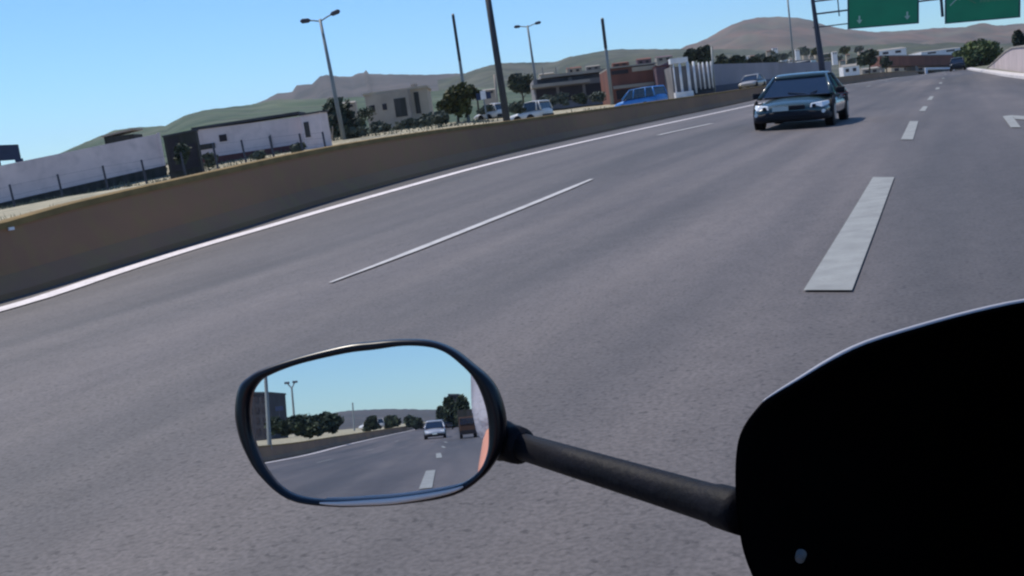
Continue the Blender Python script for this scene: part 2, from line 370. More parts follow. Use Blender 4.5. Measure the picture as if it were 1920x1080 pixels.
# ------------------------------------------------------------------ hills
def hill(name, sky, dep, foot, mt, back=1.4, rough=4.0, seed=0, n=6):
    """a ridge: skyline given at photo pixels, its own distance, a long front slope and a back slope"""
    r_ = random.Random(seed); pts = []
    for i in range(len(sky)-1):
        (x0, y0), (x1, y1) = sky[i], sky[i+1]; k = max(1, int((x1-x0)/6))
        for j in range(k): pts.append((x0+(x1-x0)*j/k, y0+(y1-y0)*j/k))
    pts.append(sky[-1]); rows = []
    fr = [0, .1, .2, .3, .4, .5, .6, .7, .8, .9, 1]
    for x, y in pts:
        top = P(x, y+r_.uniform(-.6, .6), dep); row = []
        for i, t in enumerate(fr):
            d = foot+(dep-foot)*t; q = top.copy(); s_ = d/dep; q.x *= s_; q.y *= s_
            z0 = 1.5; q.z = z0+(top.z-z0)*(t**1.25)+((math.sin(q.x*.021+seed)*math.cos(q.y*.017)+.6*math.sin(q.x*.05+q.y*.043))*rough if 0 < t < 1 else 0); row.append(q)
        for t in (1.04, 1.12, back):
            q = top.copy(); q.x *= t; q.y *= t; q.z = top.z*(1-(t-1)/(back-1))-(2 if t == back else 0); row.append(q)
        rows.append(row)
    mb = MB(); mb.grid(rows); return struct(name, mb, mt)
hill('hills', [(-60, 360), (40, 318), (90, 297), (130, 280), (180, 258), (215, 244), (250, 239), (310, 236), (345, 217), (380, 207), (420, 202), (470, 196), (520, 186), (570, 186), (640, 184), (720, 178), (800, 172), (900, 165), (1000, 160)], 620, 200, 'hillgreen', rough=2, seed=1)
hill('hills', [(440, 215), (470, 198), (500, 186), (520, 175), (548, 172), (556, 160), (585, 158), (600, 143), (612, 140), (636, 144), (660, 143), (672, 137), (682, 136), (686, 131), (692, 138), (720, 139), (800, 140), (880, 137), (960, 134), (1060, 132), (1200, 125)], 1500, 700, 'hillblue', rough=5, seed=2)
hill('hills', [(820, 150), (870, 139), (885, 132), (905, 126), (925, 121), (940, 118), (1000, 117), (1040, 116), (1070, 106), (1100, 101), (1130, 95), (1155, 92), (1280, 92), (1400, 92), (1460, 95)], 1100, 400, 'hillmid', rough=4, seed=3)
hill('hills', [(1230, 110), (1270, 95), (1300, 84), (1325, 72), (1350, 58), (1372, 46), (1395, 38), (1420, 33), (1460, 31), (1495, 33), (1520, 38), (1545, 47), (1580, 54), (1640, 60), (1690, 58), (1760, 52), (1810, 51), (1860, 49), (1920, 44), (2000, 42), (2150, 40), (2500, 20), (3200, 10), (4200, -60)], 1900, 1000, 'hillbrown', rough=7, seed=4)
hill('hills', [(1380, 112), (1440, 98), (1500, 92), (1560, 86), (1620, 84), (1700, 82), (1800, 84), (1900, 82), (2000, 84), (2600, 60), (3400, -10)], 1000, 420, 'hillmid', rough=4, seed=5)
def rear_hill(name, sky, dep, mt, seed):
    r_ = random.Random(seed); rows = []; pts = []
    for i in range(len(sky)-1):
        (x0, y0), (x1, y1) = sky[i], sky[i+1]; k = max(1, int((x1-x0)/6))
        for j in range(k): pts.append((x0+(x1-x0)*j/k, y0+(y1-y0)*j/k))
    pts.append(sky[-1])
    for x, y in pts:
        top = MP(x, y+r_.uniform(-.7, .7), dep); row = []
        for t in (.4, .6, .8, .92, 1, 1.1, 1.3):
            q = top.copy(); q.x *= t; q.y *= t; q.z = -2+(top.z+2)*((t-.4)/.6)**1.2 if t <= 1 else top.z*(1-(t-1)/.3)-2; row.append(q)
        rows.append(row)
    mb = MB(); mb.grid(rows); return struct(name, mb, mt)
rear_hill('hills', [(380, 800), (500, 784), (600, 779), (640, 771), (690, 768), (730, 767), (760, 767), (800, 768), (850, 769), (900, 768), (1000, 762), (1150, 752)], 1500, 'hillblue', 6)

# ------------------------------------------------------------------ trees and shrubs
def tree(name, label, loc, h, rad, mt, trunk=.35, group=None, leaf=.28, n=900, seed=0, squash=1.0, stem=True, cat='tree'):
    r_ = random.Random(seed+int(abs(loc[0]*13))); t = thing(name, label, cat, loc, group); b = Vector(loc)
    ch = h*(1-trunk) ; cz = b.z+h-ch/2
    if stem:
        mb = MB(); mb.tube([b-Vector((0, 0, .5)), b+Vector((.03*h, 0, h*trunk)), b+Vector((.0, .03*h, h*.8))], [h*.035+.03, h*.026+.02, .02], 8)
        for i in range(5):
            a = i*1.26+r_.random(); s0 = b+Vector((.02*h, 0, h*(trunk+.06*i)))
            mb.tube([s0, s0+Vector((math.cos(a)*rad*.35, math.sin(a)*rad*.35, ch*.18)), s0+Vector((math.cos(a)*rad*.75, math.sin(a)*rad*.75, ch*.3))], [h*.014+.01, h*.01, .01], 6)
        mb.make('trunk', 'bark', t, thing=t)
    blobs = []
    for i in range(11):
        a = r_.uniform(0, 6.28); e = r_.uniform(-.9, 1)
        rr = r_.uniform(.25, .62)*math.sqrt(max(.1, 1-e*e*.7))
        blobs.append((Vector((math.cos(a)*rad*rr, math.sin(a)*rad*rr, e*ch*.33)), r_.uniform(.30, .55)))
    blobs.append((Vector((0, 0, 0)), .6)); mb = MB()
    for i in range(n):
        c, s_ = r_.choice(blobs); d = Vector((r_.gauss(0, 1), r_.gauss(0, 1), r_.gauss(0, 1))).normalized()*(r_.random()**.4)
        p = Vector((b.x, b.y, cz))+c+Vector((d.x*rad*s_, d.y*rad*s_, d.z*ch*.5*s_*squash))
        if p.z < b.z+.02: p.z = b.z+.02+r_.random()*.2
        nrm = Vector((r_.gauss(0, 1), r_.gauss(0, 1), r_.gauss(.6, 1))).normalized(); x_ = nrm.orthogonal().normalized(); y_ = nrm.cross(x_)
        L = leaf*r_.uniform(.6, 1.5)
        mb.add([p-x_*L, p-y_*L*.6, p+x_*L, p+y_*L*.6], [(0, 1, 2, 3)])
    mb.make('crown', mt, t, thing=t); return t
def tree_px(name, label, x0, x1, ytop, ybot, dep, mt, **kw):
    b = P((x0+x1)/2, ybot, dep); top = P((x0+x1)/2, ytop, dep)
    return tree(name, label, b, top.z-b.z, (x1-x0)/2*dep/F, mt, **kw)

# ------------------------------------------------------------------ boxes of buildings anchored on their front foot
def face(a, ta, da, b, tb, db):
    """front face: foot pixels a, b at depths da, db and the pixels' tops"""
    A, B = P(*a, da), P(*b, db); return A, B, (a[1]-ta)*da/F, (b[1]-tb)*db/F
def wallbox(A, B, ha, hb_, thick, sink=.5):
    n = Vector((B.y-A.y, -(B.x-A.x), 0)).normalized()
    if n.dot(Vector((A.x, A.y, 0))) < 0: n = -n            # away from the eye
    mb = MB(); dn = Vector((0, 0, sink))
    bot = [A-dn, B-dn, B-dn+n*thick, A-dn+n*thick]
    top = [A+Vector((0, 0, ha)), B+Vector((0, 0, hb_)), B+n*thick+Vector((0, 0, hb_)), A+n*thick+Vector((0, 0, ha))]
    mb.hexa(bot, top); mb.n = n; return mb
def onface(A, B, t0, t1, z0, z1, out=.04, depth=.12):      # a shallow box set on a facade, by fraction along it and metres up
    n = Vector((B.y-A.y, -(B.x-A.x), 0)).normalized()
    if n.dot(Vector((A.x, A.y, 0))) < 0: n = -n
    p, q = A.lerp(B, t0), A.lerp(B, t1); mb = MB()
    f = [p-n*out, q-n*out, q+n*depth, p+n*depth]
    mb.hexa([x+Vector((0, 0, z0)) for x in f], [x+Vector((0, 0, z1)) for x in f]); return mb

# left long wall
A, B, ha, hb_ = face((-60, 409), 326, 66, (313, 323), 250, 70)
t = thing('white_wall', 'long plain whitewashed wall at the far left of the verge, left of the dark shed', 'wall', A.lerp(B, .5))
wallbox(A, B, ha, hb_, .5).make('wall', 'whitewall', t, thing=t)
onface(A, B, 0, 1, -.45, .46, .08, 0).make('plinth', 'shed', t, thing=t)  # dark strip standing in for weeds and shadow along the wall's foot
onface(A, B, .985, 1.0, .0, hb_+.06, .06, .5).make('pilaster', 'whitewall', t, thing=t)
C1, D1, h1, h2 = face((198, 275), 246, 74, (252, 262), 250, 74)
t = thing('rooftop_hut', 'small brown flat hut showing above the left white wall', 'hut', C1)
wallbox(C1, D1, h1*.62, h2*.9, 2, 1.2).make('wall', 'shed', t, thing=t)
onface(C1, D1, -.05, 1.05, h1*.62, h1*.62+.12, .1, 2.1).make('roof', 'palewall', t, thing=t)
# dark shed between the walls
A, B, h1, h2 = face((318, 324), 247, 62, (378, 312), 236, 62)
t = thing('open_shed', 'dark open shed filling the gap between the two white walls', 'shed', A.lerp(B, .5))
wallbox(A, B, h1*.86, h2*.88, .5).make('wall', 'shed', t, thing=t)
onface(A, B, -.02, 1.02, h1*.86, h1*.86+.10, .08, .6).make('roof', 'roofdark', t, thing=t)
onface(A, B, .1, .45, 0, 1.9, .05).make('door', 'dark', t, thing=t)
onface(A, B, .55, .95, 0, 1.4, .05).make('door', 'dark', t, thing=t)
# second white wall: low warehouse
A, B, h1, h2 = face((376, 310), 244, 72, (572, 280), 219, 72)
t = thing('white_warehouse', 'long low white building with thin dark roof left of the round dark tree', 'building', A.lerp(B, .5))
wallbox(A, B, h1, h2, 2.5).make('wall', 'whitewall', t, thing=t)
n0 = onface(A, B, -.02, 1.0, h1+.01, h1+.17, .15, 2.6); n0.make('roof', 'roofdark', t, thing=t)
onface(A, B, 0, 1, -.4, .42, .09, 0).make('plinth', 'darkred', t, thing=t)
w0 = onface(A, B, .22, .29, 1.35, 1.8, .05).make('window', 'dark', t, thing=t)
onface(A, B, .02, .17, 1.0, 1.35, .05).make('hatch', 'shed', t, thing=t)
onface(A, B, .69, .705, .2, 1.3, .07).make('drainpipe', 'grey', t, thing=t)
A, B, h1, h2 = face((574, 278), 217, 71, (609, 273), 211, 70)
t = thing('gable_block', 'short pale block with a leaning painted shadow at the right end of the white building', 'building', A)
wallbox(A, B, h1, h2, .7).make('wall', 'whitewall', t, thing=t)
onface(A, B, .1, .35, .7, 1.7, .04).make('door', 'shed', t, thing=t)  # dark panel painted in for the slanting shadow on this block
onface(A, B, -.05, 1.05, h1, h1+.1, .1, .8).make('roof', 'roofdark', t, thing=t)
for x in (622, 630):
    p = P(x, 278, 76); mb = MB(); mb.tube([p-Vector((0, 0, .3)), p+Vector(((.35 if x == 622 else -.3), 0, 1.5))], .045, 6)
    tag(mb.make('leaning_pole', 'palewall'), ('pale pole leaning right' if x == 622 else 'pale pole leaning left')+' beside the short pale block', 'pole')
# left dark hoarding
A = P(-60, 306, 110); B = P(38, 299, 110)
t = thing('hoarding', 'dark navy board on legs at the left edge of the picture', 'hoarding', A.lerp(B, .5))
wallbox(A, B, 1.75, 1.55, .25, 0).make('board', 'navy', t, thing=t)
onface(A, B, .90, 1.03, -.25, .1, .05, .3).make('bracket', 'navy', t, thing=t)
for f in (.15, .6):
    p = A.lerp(B, f); mb = MB(); mb.tube([p-Vector((0, 0, 5)), p], .09, 8); mb.make('leg', 'steel', t, thing=t)

# wire fence in front of the walls
FP = [(33, 405, 345), (122, 384, 326), (204, 358, 310), (275, 341, 299), (350, 334, 285), (411, 322, 268), (464, 313, 262), (516, 303, 255), (569, 285, 250), (612, 281, 247), (-50, 424, 366)]
FP.sort(); p0 = P(275, 341, 46)
t = thing('wire_fence', 'wire fence on thin dark posts crossing the verge before the white walls', 'fence', p0)
tops = []
for i, (x, yb, yt) in enumerate(FP):
    b = P(x, yb, 46); hgt = (yb-yt)*46/F; lean = Vector((-.07*hgt, 0, 0)); tp = b+Vector((0, 0, hgt))+lean
    mb = MB(); mb.tube([b-Vector((0, 0, .5)), tp], .045, 6); mb.make('post', 'steel', t, thing=t); tops.append((b, tp))
mb = MB()
for (b0, t0), (b1, t1) in zip(tops, tops[1:]):
    for f in (.35, .65, .95): mb.tube([b0.lerp(t0, f), b1.lerp(t1, f)], .004, 4, False)
mb.make('wire', 'steel', t, thing=t)

# ------------------------------------------------------------------ trees, left to right
tree_px('round_tree', 'dark round tree directly behind the leftmost tall street lamp', 572, 694, 186, 268, 88, 'leafdark', trunk=.08, n=2600, leaf=.22, seed=3)
tree_px('olive_tree', 'olive green bushy tree right of the beige house', 818, 898, 154, 226, 82, 'leafolive', trunk=.1, n=2200, leaf=.2, seed=4)
tree_px('young_tree', 'yellowish young tree touching the right side of the olive green tree', 884, 908, 160, 200, 84, 'leafolive', trunk=.3, n=420, leaf=.15, seed=5)
bl = [(690, 740, 226, 252, 80), (735, 790, 222, 246, 84), (775, 822, 212, 240, 82), (640, 700, 240, 262, 76), (806, 850, 208, 234, 76)]
lb = ['grey green bush below the left windows of the beige house', 'grey green bush below the dark doorway of the beige house', 'grey green bush between the beige house and the olive green tree', 'grey green bush at the foot of the leftmost tall lamp', 'grey green bush in front of the olive green tree trunk']
for (x0, x1, y0, y1, d), l in zip(bl, lb):
    tree_px('bush', l, x0-4, x1+4, y0, y1, d, 'leafgrey', trunk=.02, n=700, leaf=.14, seed=x0, group='bushes along the verge', stem=False, cat='bush')
tree_px('oak_tree', 'dark tree behind the white vans, right of the thick pole', 948, 1012, 134, 190, 140, 'leafdark', trunk=.1, n=1500, leaf=.3, seed=8)
for i, (x0, x1, y0, y1) in enumerate([(1278, 1312, 92, 126), (1300, 1340, 88, 124)]):
    tree_px('pine_tree', ['black green pine rising left behind the white columned building', 'black green pine rising right behind the white columned building'][i], x0, x1, y0, y1, 125, 'leafdark', trunk=.2, n=1100, leaf=.26, seed=20+i, group='pines behind the columned building')
hx = [(1335, 1372, 104, 124), (1365, 1402, 104, 124), (1395, 1432, 106, 125), (1424, 1462, 107, 126)]
hl = ['first cypress clump from the left along the long grey wall', 'second cypress clump from the left along the long grey wall', 'third cypress clump from the left along the long grey wall', 'rightmost cypress clump along the long grey wall']
for (a, b_, y0, y1), l in zip(hx, hl):
    tree_px('cypress_clump', l, a, b_, y0, y1, 128, 'leafdark', trunk=.03, n=700, leaf=.24, seed=a, group='clumps behind the grey wall', stem=False)

# ------------------------------------------------------------------ beige house
A, B, h1, h2 = face((692, 236), 180, 106, (772, 226), 168, 105)
t = thing('beige_house', 'beige flat roofed house with two small windows and a dark doorway', 'house', A.lerp(B, .5))
wallbox(A, B, h1, h2, 7).make('wall', 'palewall', t, thing=t)
A2, B2, h3, h4 = face((772, 226), 165, 106, (808, 221), 160, 106)
wallbox(A2, B2, h3, h4, 7).make('wing', 'cream', t, thing=t)
onface(A, B2, -.02, 1.02, h1+.01, h1+.22, .2, 7.2).make('roof', 'cream', t, thing=t)
for a, b_ in ((.10, .20), (.38, .48)): onface(A, B, a, b_, 1.35, 1.95, .05).make('window', 'dark', t, thing=t)
onface(A, B, .66, .93, .5, 2.3, .06).make('door', 'shed', t, thing=t)
onface(A2, B2, .30, .55, .6, 2.7, .06).make('window', 'shed', t, thing=t)
p = A.lerp(B, .85)+Vector((0, 3, h1)); mb = MB(); mb.box(p+Vector((0, 0, .3)), (.5, .5, .7)); mb.make('chimney', 'palewall', t, thing=t)

# ------------------------------------------------------------------ road furniture on the left
def pole_px(base, top, dep): return P(*base, dep), P(*top, dep)
def street_lamp(base, top, dep, lab, r0, r1, arms):
    b, tp = pole_px(base, top, dep); t = thing('street_lamp', lab, 'street lamp', b, 'double armed street lamps')
    mb = MB(); mb.tube([b-Vector((0, 0, .6)), b.lerp(tp, .5), tp], [r0, (r0+r1)/2, r1], 10); mb.make('pole', 'polesteel', t, smooth=True, thing=t)
    for (x, y) in arms:
        e = P(x, y, dep); mid = tp.lerp(e, .5)+Vector((0, 0, -.04)); mb = MB(); mb.tube([tp-Vector((0, 0, .15)), mid, e], r1*.5, 8); ar = mb.make('arm', 'polesteel', t, thing=t)
        mb = MB(); d = (e-tp).normalized(); mb.tube([e-d*.35, e-d*.2, e+d*.25, e+d*.38], [.05, .16, .17, .06], 8); mb.make('lamp_head', 'steel', ar, thing=t)
    return t
street_lamp((643, 250), (600, 36), 75, 'tall double armed street lamp nearest on the left, rising before the dark round tree', .17, .10, [(573, 39), (628, 24)])
street_lamp((1009, 184), (989, 48), 120, 'smaller double armed street lamp beyond the thick dark pole', .17, .11, [(970, 50), (1008, 43)])
def upole(base, top, dep, lab, r0, r1, mt, thick=None, group='utility poles'):
    b, tp = pole_px(base, top, dep); t = thing('utility_pole', lab, 'pole', b, group)
    mb = MB(); mb.tube([b-Vector((0, 0, .6)), tp], [r0, r1], 10); mb.make('pole', mt, t, smooth=True, thing=t)
    if thick:
        q = b.lerp(tp, thick); mb = MB(); mb.tube([q, tp-(tp-b).normalized()*.1], [r1*1.25, r1*1.2], 8); mb.make('cable_head', 'polewood', t, thing=t)
    return t
upole((878, 222), (849, 26), 82, 'slim grey utility pole standing in front of the olive green tree', .15, .10, 'polesteel', .55)
upole((950, 222), (906, -60), 48, 'thickest dark pole whose top leaves the picture', .17, .135, 'polewood')
upole((1147, 184), (1129, 34), 100, 'pale footed utility pole before the rust brown building', .17, .13, 'polesteel', .62)
upole((1340, 172), (1334, 88), 100, 'thin pale pole in front of the white columns', .10, .08, 'polesteel')
upole((1490, 135), (1474, -30), 170, 'very thin distant mast rising left of the sign gantry', .16, .13, 'polesteel')
upole((934, 212), (927, 140), 90, 'short pale pole close behind the left side of the thickest pole', .11, .1, 'palewall')
# white sign on a post
b, tp = P(912, 214, 70), P(907, 186, 70)
t = thing('road_sign', 'small white rectangular sign with dark sides on a slim post', 'sign', b)
mb = MB(); mb.tube([b-Vector((0, 0, .3)), tp], .05, 8); mb.make('post', 'polesteel', t, thing=t)
mb = MB(); mb.box(tp+Vector((0, 0, .27)), (.36, .06, .55)); mb.make('panel', 'white', t, thing=t)
for dx in (-.36, .36): mb = MB(); mb.box(tp+Vector((dx, .05, .21)), (.32, .05, .45)); mb.make('side_panel', 'navy', t, thing=t)

# ------------------------------------------------------------------ cars
def ring(hw, z0, z1, y, n=20, e=3.2, lean=.0):
    pts = []
    for k in range(n):
        a = 2*math.pi*k/n; c, s_ = math.cos(a), math.sin(a)
        q_ = e if s_ > 0 else max(e, 5.5)
        x = hw*math.copysign(abs(c)**(2/q_), c); z = math.copysign(abs(s_)**(2/q_), s_)
        zz = (z0+z1)/2+(z1-z0)/2*z; x *= 1-lean*max(0, z)
        pts.append(Vector((x, y, zz)))
    return pts
def make_car(name, label, paint, loc, heading=0, wd=1.8, ln=4.4, ht=1.42, group=None, rear_clear=False, detail=True, roll=0, van=False, sedan=False):
    """local axes: +y is the car's front; cars facing us are turned round"""
    t = thing(name, label, 'car' if not van else 'van', loc, group); t.rotation_euler = (0, roll, heading)
    hw = wd/2; L = ln/2; belt = ht*.60
    body = MB()
    if van: st = [(-L, .86, .38, belt*1.02), (-L+.06, .96, .28, belt*1.06), (-L+.5, 1, .22, belt*1.06), (0, 1, .2, belt*1.04), (L-.9, 1, .2, belt), (L-.25, .97, .24, belt*.86), (L, .86, .34, belt*.7)]
    else: st = [(-L, .84, .40, belt*.90), (-L+.05, .93, .30, belt*.97), (-L+.25, .98, .24, belt*1.0), (-L+(.62 if sedan else .9), 1, .22, belt*(1.03 if sedan else 1.04)), (0, 1, .2, belt*1.02), (L-1.3, 1, .2, belt*.98), (L-.6, .97, .22, belt*.88), (L-.15, .9, .28, belt*.78), (L, .78, .36, belt*.66)]
    body.loft([ring(hw*a, z0, z1, y) for y, a, z0, z1 in st])
    if sedan:
        st = st[:5]+[(L-1.25, 1, .2, belt*.99), (L-.8, .985, .21, belt*.93), (L-.4, .955, .22, belt*.86), (L-.15, .90, .25, belt*.79), (L-.04, .83, .28, belt*.72), (L, .74, .33, belt*.64)]
        body.v = []; body.f = []; body.loft([ring(hw*a, z0, z1, y, 32, 2.6, .05) for y, a, z0, z1 in st])
    # cabin: roof slab and pillars in body colour, glass set between
    rb = (-L+.62, -L+1.55) if sedan else (-L+.42, -L+1.05) if not van else (-L+.06, -L+.2)   # rear: foot and top of the rear window
    fb = (L-1.08, L-1.92) if sedan else (L-1.15, L-1.95) if not van else (L-.75, L-1.35)
    zb, zt = belt*.98, ht
    wb, wt = hw*.93, hw*(.84 if van else .68 if sedan else .72)
    glass = MB()
    g0 = [Vector((-wb, rb[0], zb)), Vector((wb, rb[0], zb)), Vector((wb, fb[0], zb)), Vector((-wb, fb[0], zb))]
    g1 = [Vector((-wt, rb[1], zt-.05)), Vector((wt, rb[1], zt-.05)), Vector((wt, fb[1], zt-.05)), Vector((-wt, fb[1], zt-.05))]
    glass.hexa(g0, g1)
    roof = []
    for y, k, dz in ((rb[1]-.10, .90, -.035), (rb[1], .99, 0), ((rb[1]+fb[1])/2, 1.02, .035), (fb[1], .99, 0), (fb[1]+.10, .9, -.04)):
        roof.append(ring(wt*k*1.04, zt-.07+dz, zt+dz, y, 16, 2.6))
    body.loft(roof)
    for a, b_ in zip(g0, g1): body.tube([a*1.0, b_*1.0], [.055, .04], 8)
    for sx in (-1, 1):                                    # door pillars
        body.tube([Vector((sx*wb*1.0, .05, zb)), Vector((sx*wt, -.05, zt-.05))], .04, 6)
        body.tube([Vector((sx*wb, -L+1.15 if not van else -.9, zb)), Vector((sx*wt, -L+1.35 if not van else -.9, zt-.05))], .045, 6)
    bo = body.make('body', paint, t, smooth=True)
    glass.make('windows', 'glass', t)
    if not detail:
        for sy in (-L+.8, L-.8):
            for sx in (-1, 1): mb = MB(); mb.wheel((sx*(hw-.1), sy, .31), .31, .2, n=12); mb.make('wheel', 'tyre', t)
        mb = MB(); mb.box((0, -L+.02, .4), (wd*.86, .12, .2)); mb.make('bumper', 'bumper', t)
        return t
    for sy in (-L+.82, L-.85):
        for sx in (-1, 1):
            mb = MB(); mb.tube([Vector((sx*(hw-.02), sy, .34)), Vector((sx*(hw+.006), sy, .34))], [.385, .375], 24); mb.make('wheel_arch', 'bumper', t)
            mb = MB(); mb.wheel((sx*(hw-.095), sy, .32), .32, .22); wo = mb.make('wheel', 'tyre', t, smooth=False)
            mb = MB(); mb.tube([Vector((sx*(hw+.022), sy, .32)), Vector((sx*(hw+.03), sy, .32))], [.2, .17], 16); mb.make('rim', 'alloy', wo)
    mb = MB(); mb.loft([ring(hw*a, z0, z1, y, 20, 4) for y, a, z0, z1 in ((-L-.09, .62, .30, .46), (-L-.06, .82, .25, .50), (-L+.02, .94, .22, .53), (-L+.25, .99, .19, .54), (-L+.45, 1.004, .18, .48))]); mb.make('rear_bumper', 'bumper' if rear_clear else paint, t, smooth=True)
    mb = MB(); mb.loft([ring(hw*a, z0, z1, y, 24, 3.2) for y, a, z0, z1 in ((L+.06, .60, .24, .40), (L+.04, .74, .21, .42), (L-.02, .86, .18, .43), (L-.2, .955, .17, .43), (L-.45, 1.0, .17, .42))]); mb.make('front_bumper', 'bumper', t, smooth=True)  # near-black tone also paints in the shade low on the sedan's front
    for sx in (-1, 1):
        mb = MB(); z0 = belt*.84
        mb.hexa([Vector((sx*hw*.50, -L-.03, z0-.10)), Vector((sx*hw*.90, -L+.015, z0-.12)), Vector((sx*hw*.985, -L+.30, z0-.10)), Vector((sx*hw*.5, -L+.2, z0-.1))],
                [Vector((sx*hw*.46, -L-.02, z0+.05)), Vector((sx*hw*.88, -L+.02, z0+.09)), Vector((sx*hw*.975, -L+.34, z0+.09)), Vector((sx*hw*.46, -L+.2, z0+.08))])
        bev(mb.make('tail_lamp', 'lampclear' if rear_clear else 'lampred', t), .012)
        if rear_clear:
            mb = MB(); mb.box((sx*hw*.93, -L+.10, z0+.16), (.10, .16, .07)); bev(mb.make('upper_tail_lamp', 'lampred', t), .012)
            mb = MB(); mb.box((sx*hw*.86, -L-.035, z0-.24), (.13, .03, .10)); bev(mb.make('reflector', 'lampclear', t), .01)
        mb = MB()
        if sedan:
            mb.hexa([Vector((sx*hw*.50, L+.012, belt*.60)), Vector((sx*hw*.84, L-.045, belt*.61)), Vector((sx*hw*.955, L-.42, belt*.68)), Vector((sx*hw*.5, L-.3, belt*.6))],
                    [Vector((sx*hw*.54, L-.05, belt*.745)), Vector((sx*hw*.80, L-.12, belt*.775)), Vector((sx*hw*.935, L-.45, belt*.80)), Vector((sx*hw*.5, L-.3, belt*.72))])
        else: mb.box((sx*hw*.72, L-.07, belt*.66), (.32, .12, .13))
        hl = bev(mb.make('headlight', 'lampclear', t), .02)
        if sedan:
            mb = MB(); mb.tube([Vector((sx*hw*.62, L-.03, belt*.67)), Vector((sx*hw*.62, L+.022, belt*.665))], [.04, .045], 14); mb.make('lamp_bowl', 'bumper', hl)
            mb = MB(); mb.tube([Vector((sx*hw*.84, L-.1, .38)), Vector((sx*hw*.84, L+.005, .38))], .042, 14); mb.make('fog_lamp', 'lampclear', t)
        mb = MB(); mb.loft([ring(.0, 0, 0, 0)]) if False else None
        mb.box((sx*(hw+.09), fb[0]-.42, zb+.07), (.20, .10, .15)); bev(mb.make('door_mirror', 'bumper', t), .03)
        for yy in (.45, -.75): mb = MB(); mb.box((sx*(hw*1.005), yy, belt*.82), (.03, .17, .03)); mb.make('door_handle', paint, t)
        mb = MB(); mb.tube([Vector((sx*(hw*1.0+.004), -L+.35, belt*.90)), Vector((sx*(hw*1.0+.004), L-1.1, belt*.95))], .014, 6); mb.make('window_trim', 'steel', t)
    mb = MB(); mb.box((0, -L+.02, belt*.985), (wd*.84, .16, .025)); bev(mb.make('tailgate_edge', paint, t), .01)
    mb = MB(); mb.box((-.16 if rear_clear else 0, -L-.035, belt*.74), (.40 if rear_clear else .5, .03, .13)); mb.make('number_plate', 'plate', t)
    mb = MB(); mb.box((.20 if sedan else 0, L+(.045 if sedan else .065), .50 if sedan else .40), (.38, .03, .11)); mb.make('front_plate', 'plate', t)
    if sedan:
        mb = MB(); mb.box((0, L+.012, belt*.655), (.74, .05, .10)); bev(mb.make('grille', 'bumper', t), .02)
        mb = MB(); mb.box((0, L+.05, .27), (1.1, .06, .11)); bev(mb.make('lower_intake', 'tyre', t), .02)
        for sx in (-1, 1): mb = MB(); mb.tube([Vector((sx*.05-.3, fb[0]+.0, zb+.03)), Vector((sx*.35-.15, fb[0]-.12, zb+.09))], .012, 5); mb.make('wiper', 'bumper', t)
        mb = MB(); mb.box((0, fb[0]+.02, zb-.005), (wd*.80, .12, .03)); bev(mb.make('cowl', 'bumper', t), .01)
    mb = MB(); mb.tube([Vector((.0, rb[0]+.03, zb+.05)), Vector((.28, rb[0]+.16, zb+.13))], .012, 5); mb.make('rear_wiper', 'bumper', t)
    if not rear_clear: mb = MB(); mb.tube([Vector((.5, -L-.1, .22)), Vector((.5, -L+.2, .22))], .035, 8); mb.make('exhaust', 'chrome', t)
    return t
cz_ = zr(-3.75, 28.5)-.02
car = make_car('car', 'dark teal sedan with pale headlights on the road, just left of the long lane dashes', 'teal', (-3.68, 28.7, cz_), R_(179), 1.88, 4.5, 1.30, sedan=True, roll=-math.atan(.058))
# its shark fin aerial is part of the roof
mb = MB(); mb.tube([Vector((0, -.75, 1.31)), Vector((0, -.88, 1.38))], [.02, .006], 6); mb.make('aerial', 'bumper', car)
make_car('car', 'tiny dark car far off at the end of the road', 'cardark', (.35, 140, zr(.35, 140)), 0, 1.7, 4.3, 1.5, detail=False)
def side_car(name, label, paint, px, py, dep, heading, **kw):
    p = P(px, py, dep); return make_car(name, label, paint, p, heading, detail=False, **kw)
side_car('van', 'bright blue van on the far side of the barrier, before the rust brown building', 'carblue', 1203, 209, 70, R_(74), ln=3.3, wd=1.7, ht=1.5, van=True)
side_car('car', 'small pale grey car beyond the barrier, just left of the teal sedan', 'cargrey', 1411, 166, 105, R_(172), ln=4, ht=1.35)
side_car('van', 'white van parked on the verge right of the thickest pole', 'carwhite', 996, 233, 66, R_(84), ln=2.5, wd=1.7, ht=1.35, van=True)
side_car('van', 'small white van parked immediately left of the thickest pole', 'carwhite', 922, 228, 84, R_(75), ln=2.4, wd=1.6, ht=1.35, van=True)
side_car('van', 'white roofed van beyond the roof of the teal car', 'carwhite', 1512, 141, 150, R_(175), ln=4.6, ht=2.0, wd=2.4, van=True)

# ------------------------------------------------------------------ industrial row
A, B, h1, h2 = face((1006, 200), 150, 118, (1150, 184), 138, 118)
t = thing('workshop_building', 'long low workshop with two pale flat roof slabs and dark bays', 'building', A.lerp(B, .5))
wallbox(A, B, h1, h2, 10).make('wall', 'grey', t, thing=t)
onface(A, B, -.03, .72, 2.0, 2.35, .9, 3).make('canopy', 'slab', t, thing=t)
onface(A, B, .1, 1.0, h1+.02, h1+.32, .6, 10.2).make('roof', 'slab', t, thing=t)
for a, b_ in ((.02, .28), (.32, .62), (.66, .97)): onface(A, B, a, b_, .3, 1.85, .06).make('bay', 'dark', t, thing=t)
for a, b_ in ((.05, .45), (.5, .95)): onface(A, B, a, b_, 2.45, h1-.1, .06).make('window', 'roofdark', t, thing=t)
A, B, h1, h2 = face((1148, 188), 130, 104, (1238, 178), 122, 104)
t = thing('brick_building', 'rust brown building with a pale sign band behind the blue car', 'building', A.lerp(B, .5))
wallbox(A, B, h1, h2, 9).make('wall', 'rust', t, thing=t)
onface(A, B, 0, 1, h1+.01, h1+.14, .15, 9.1).make('roof', 'slab', t, thing=t)
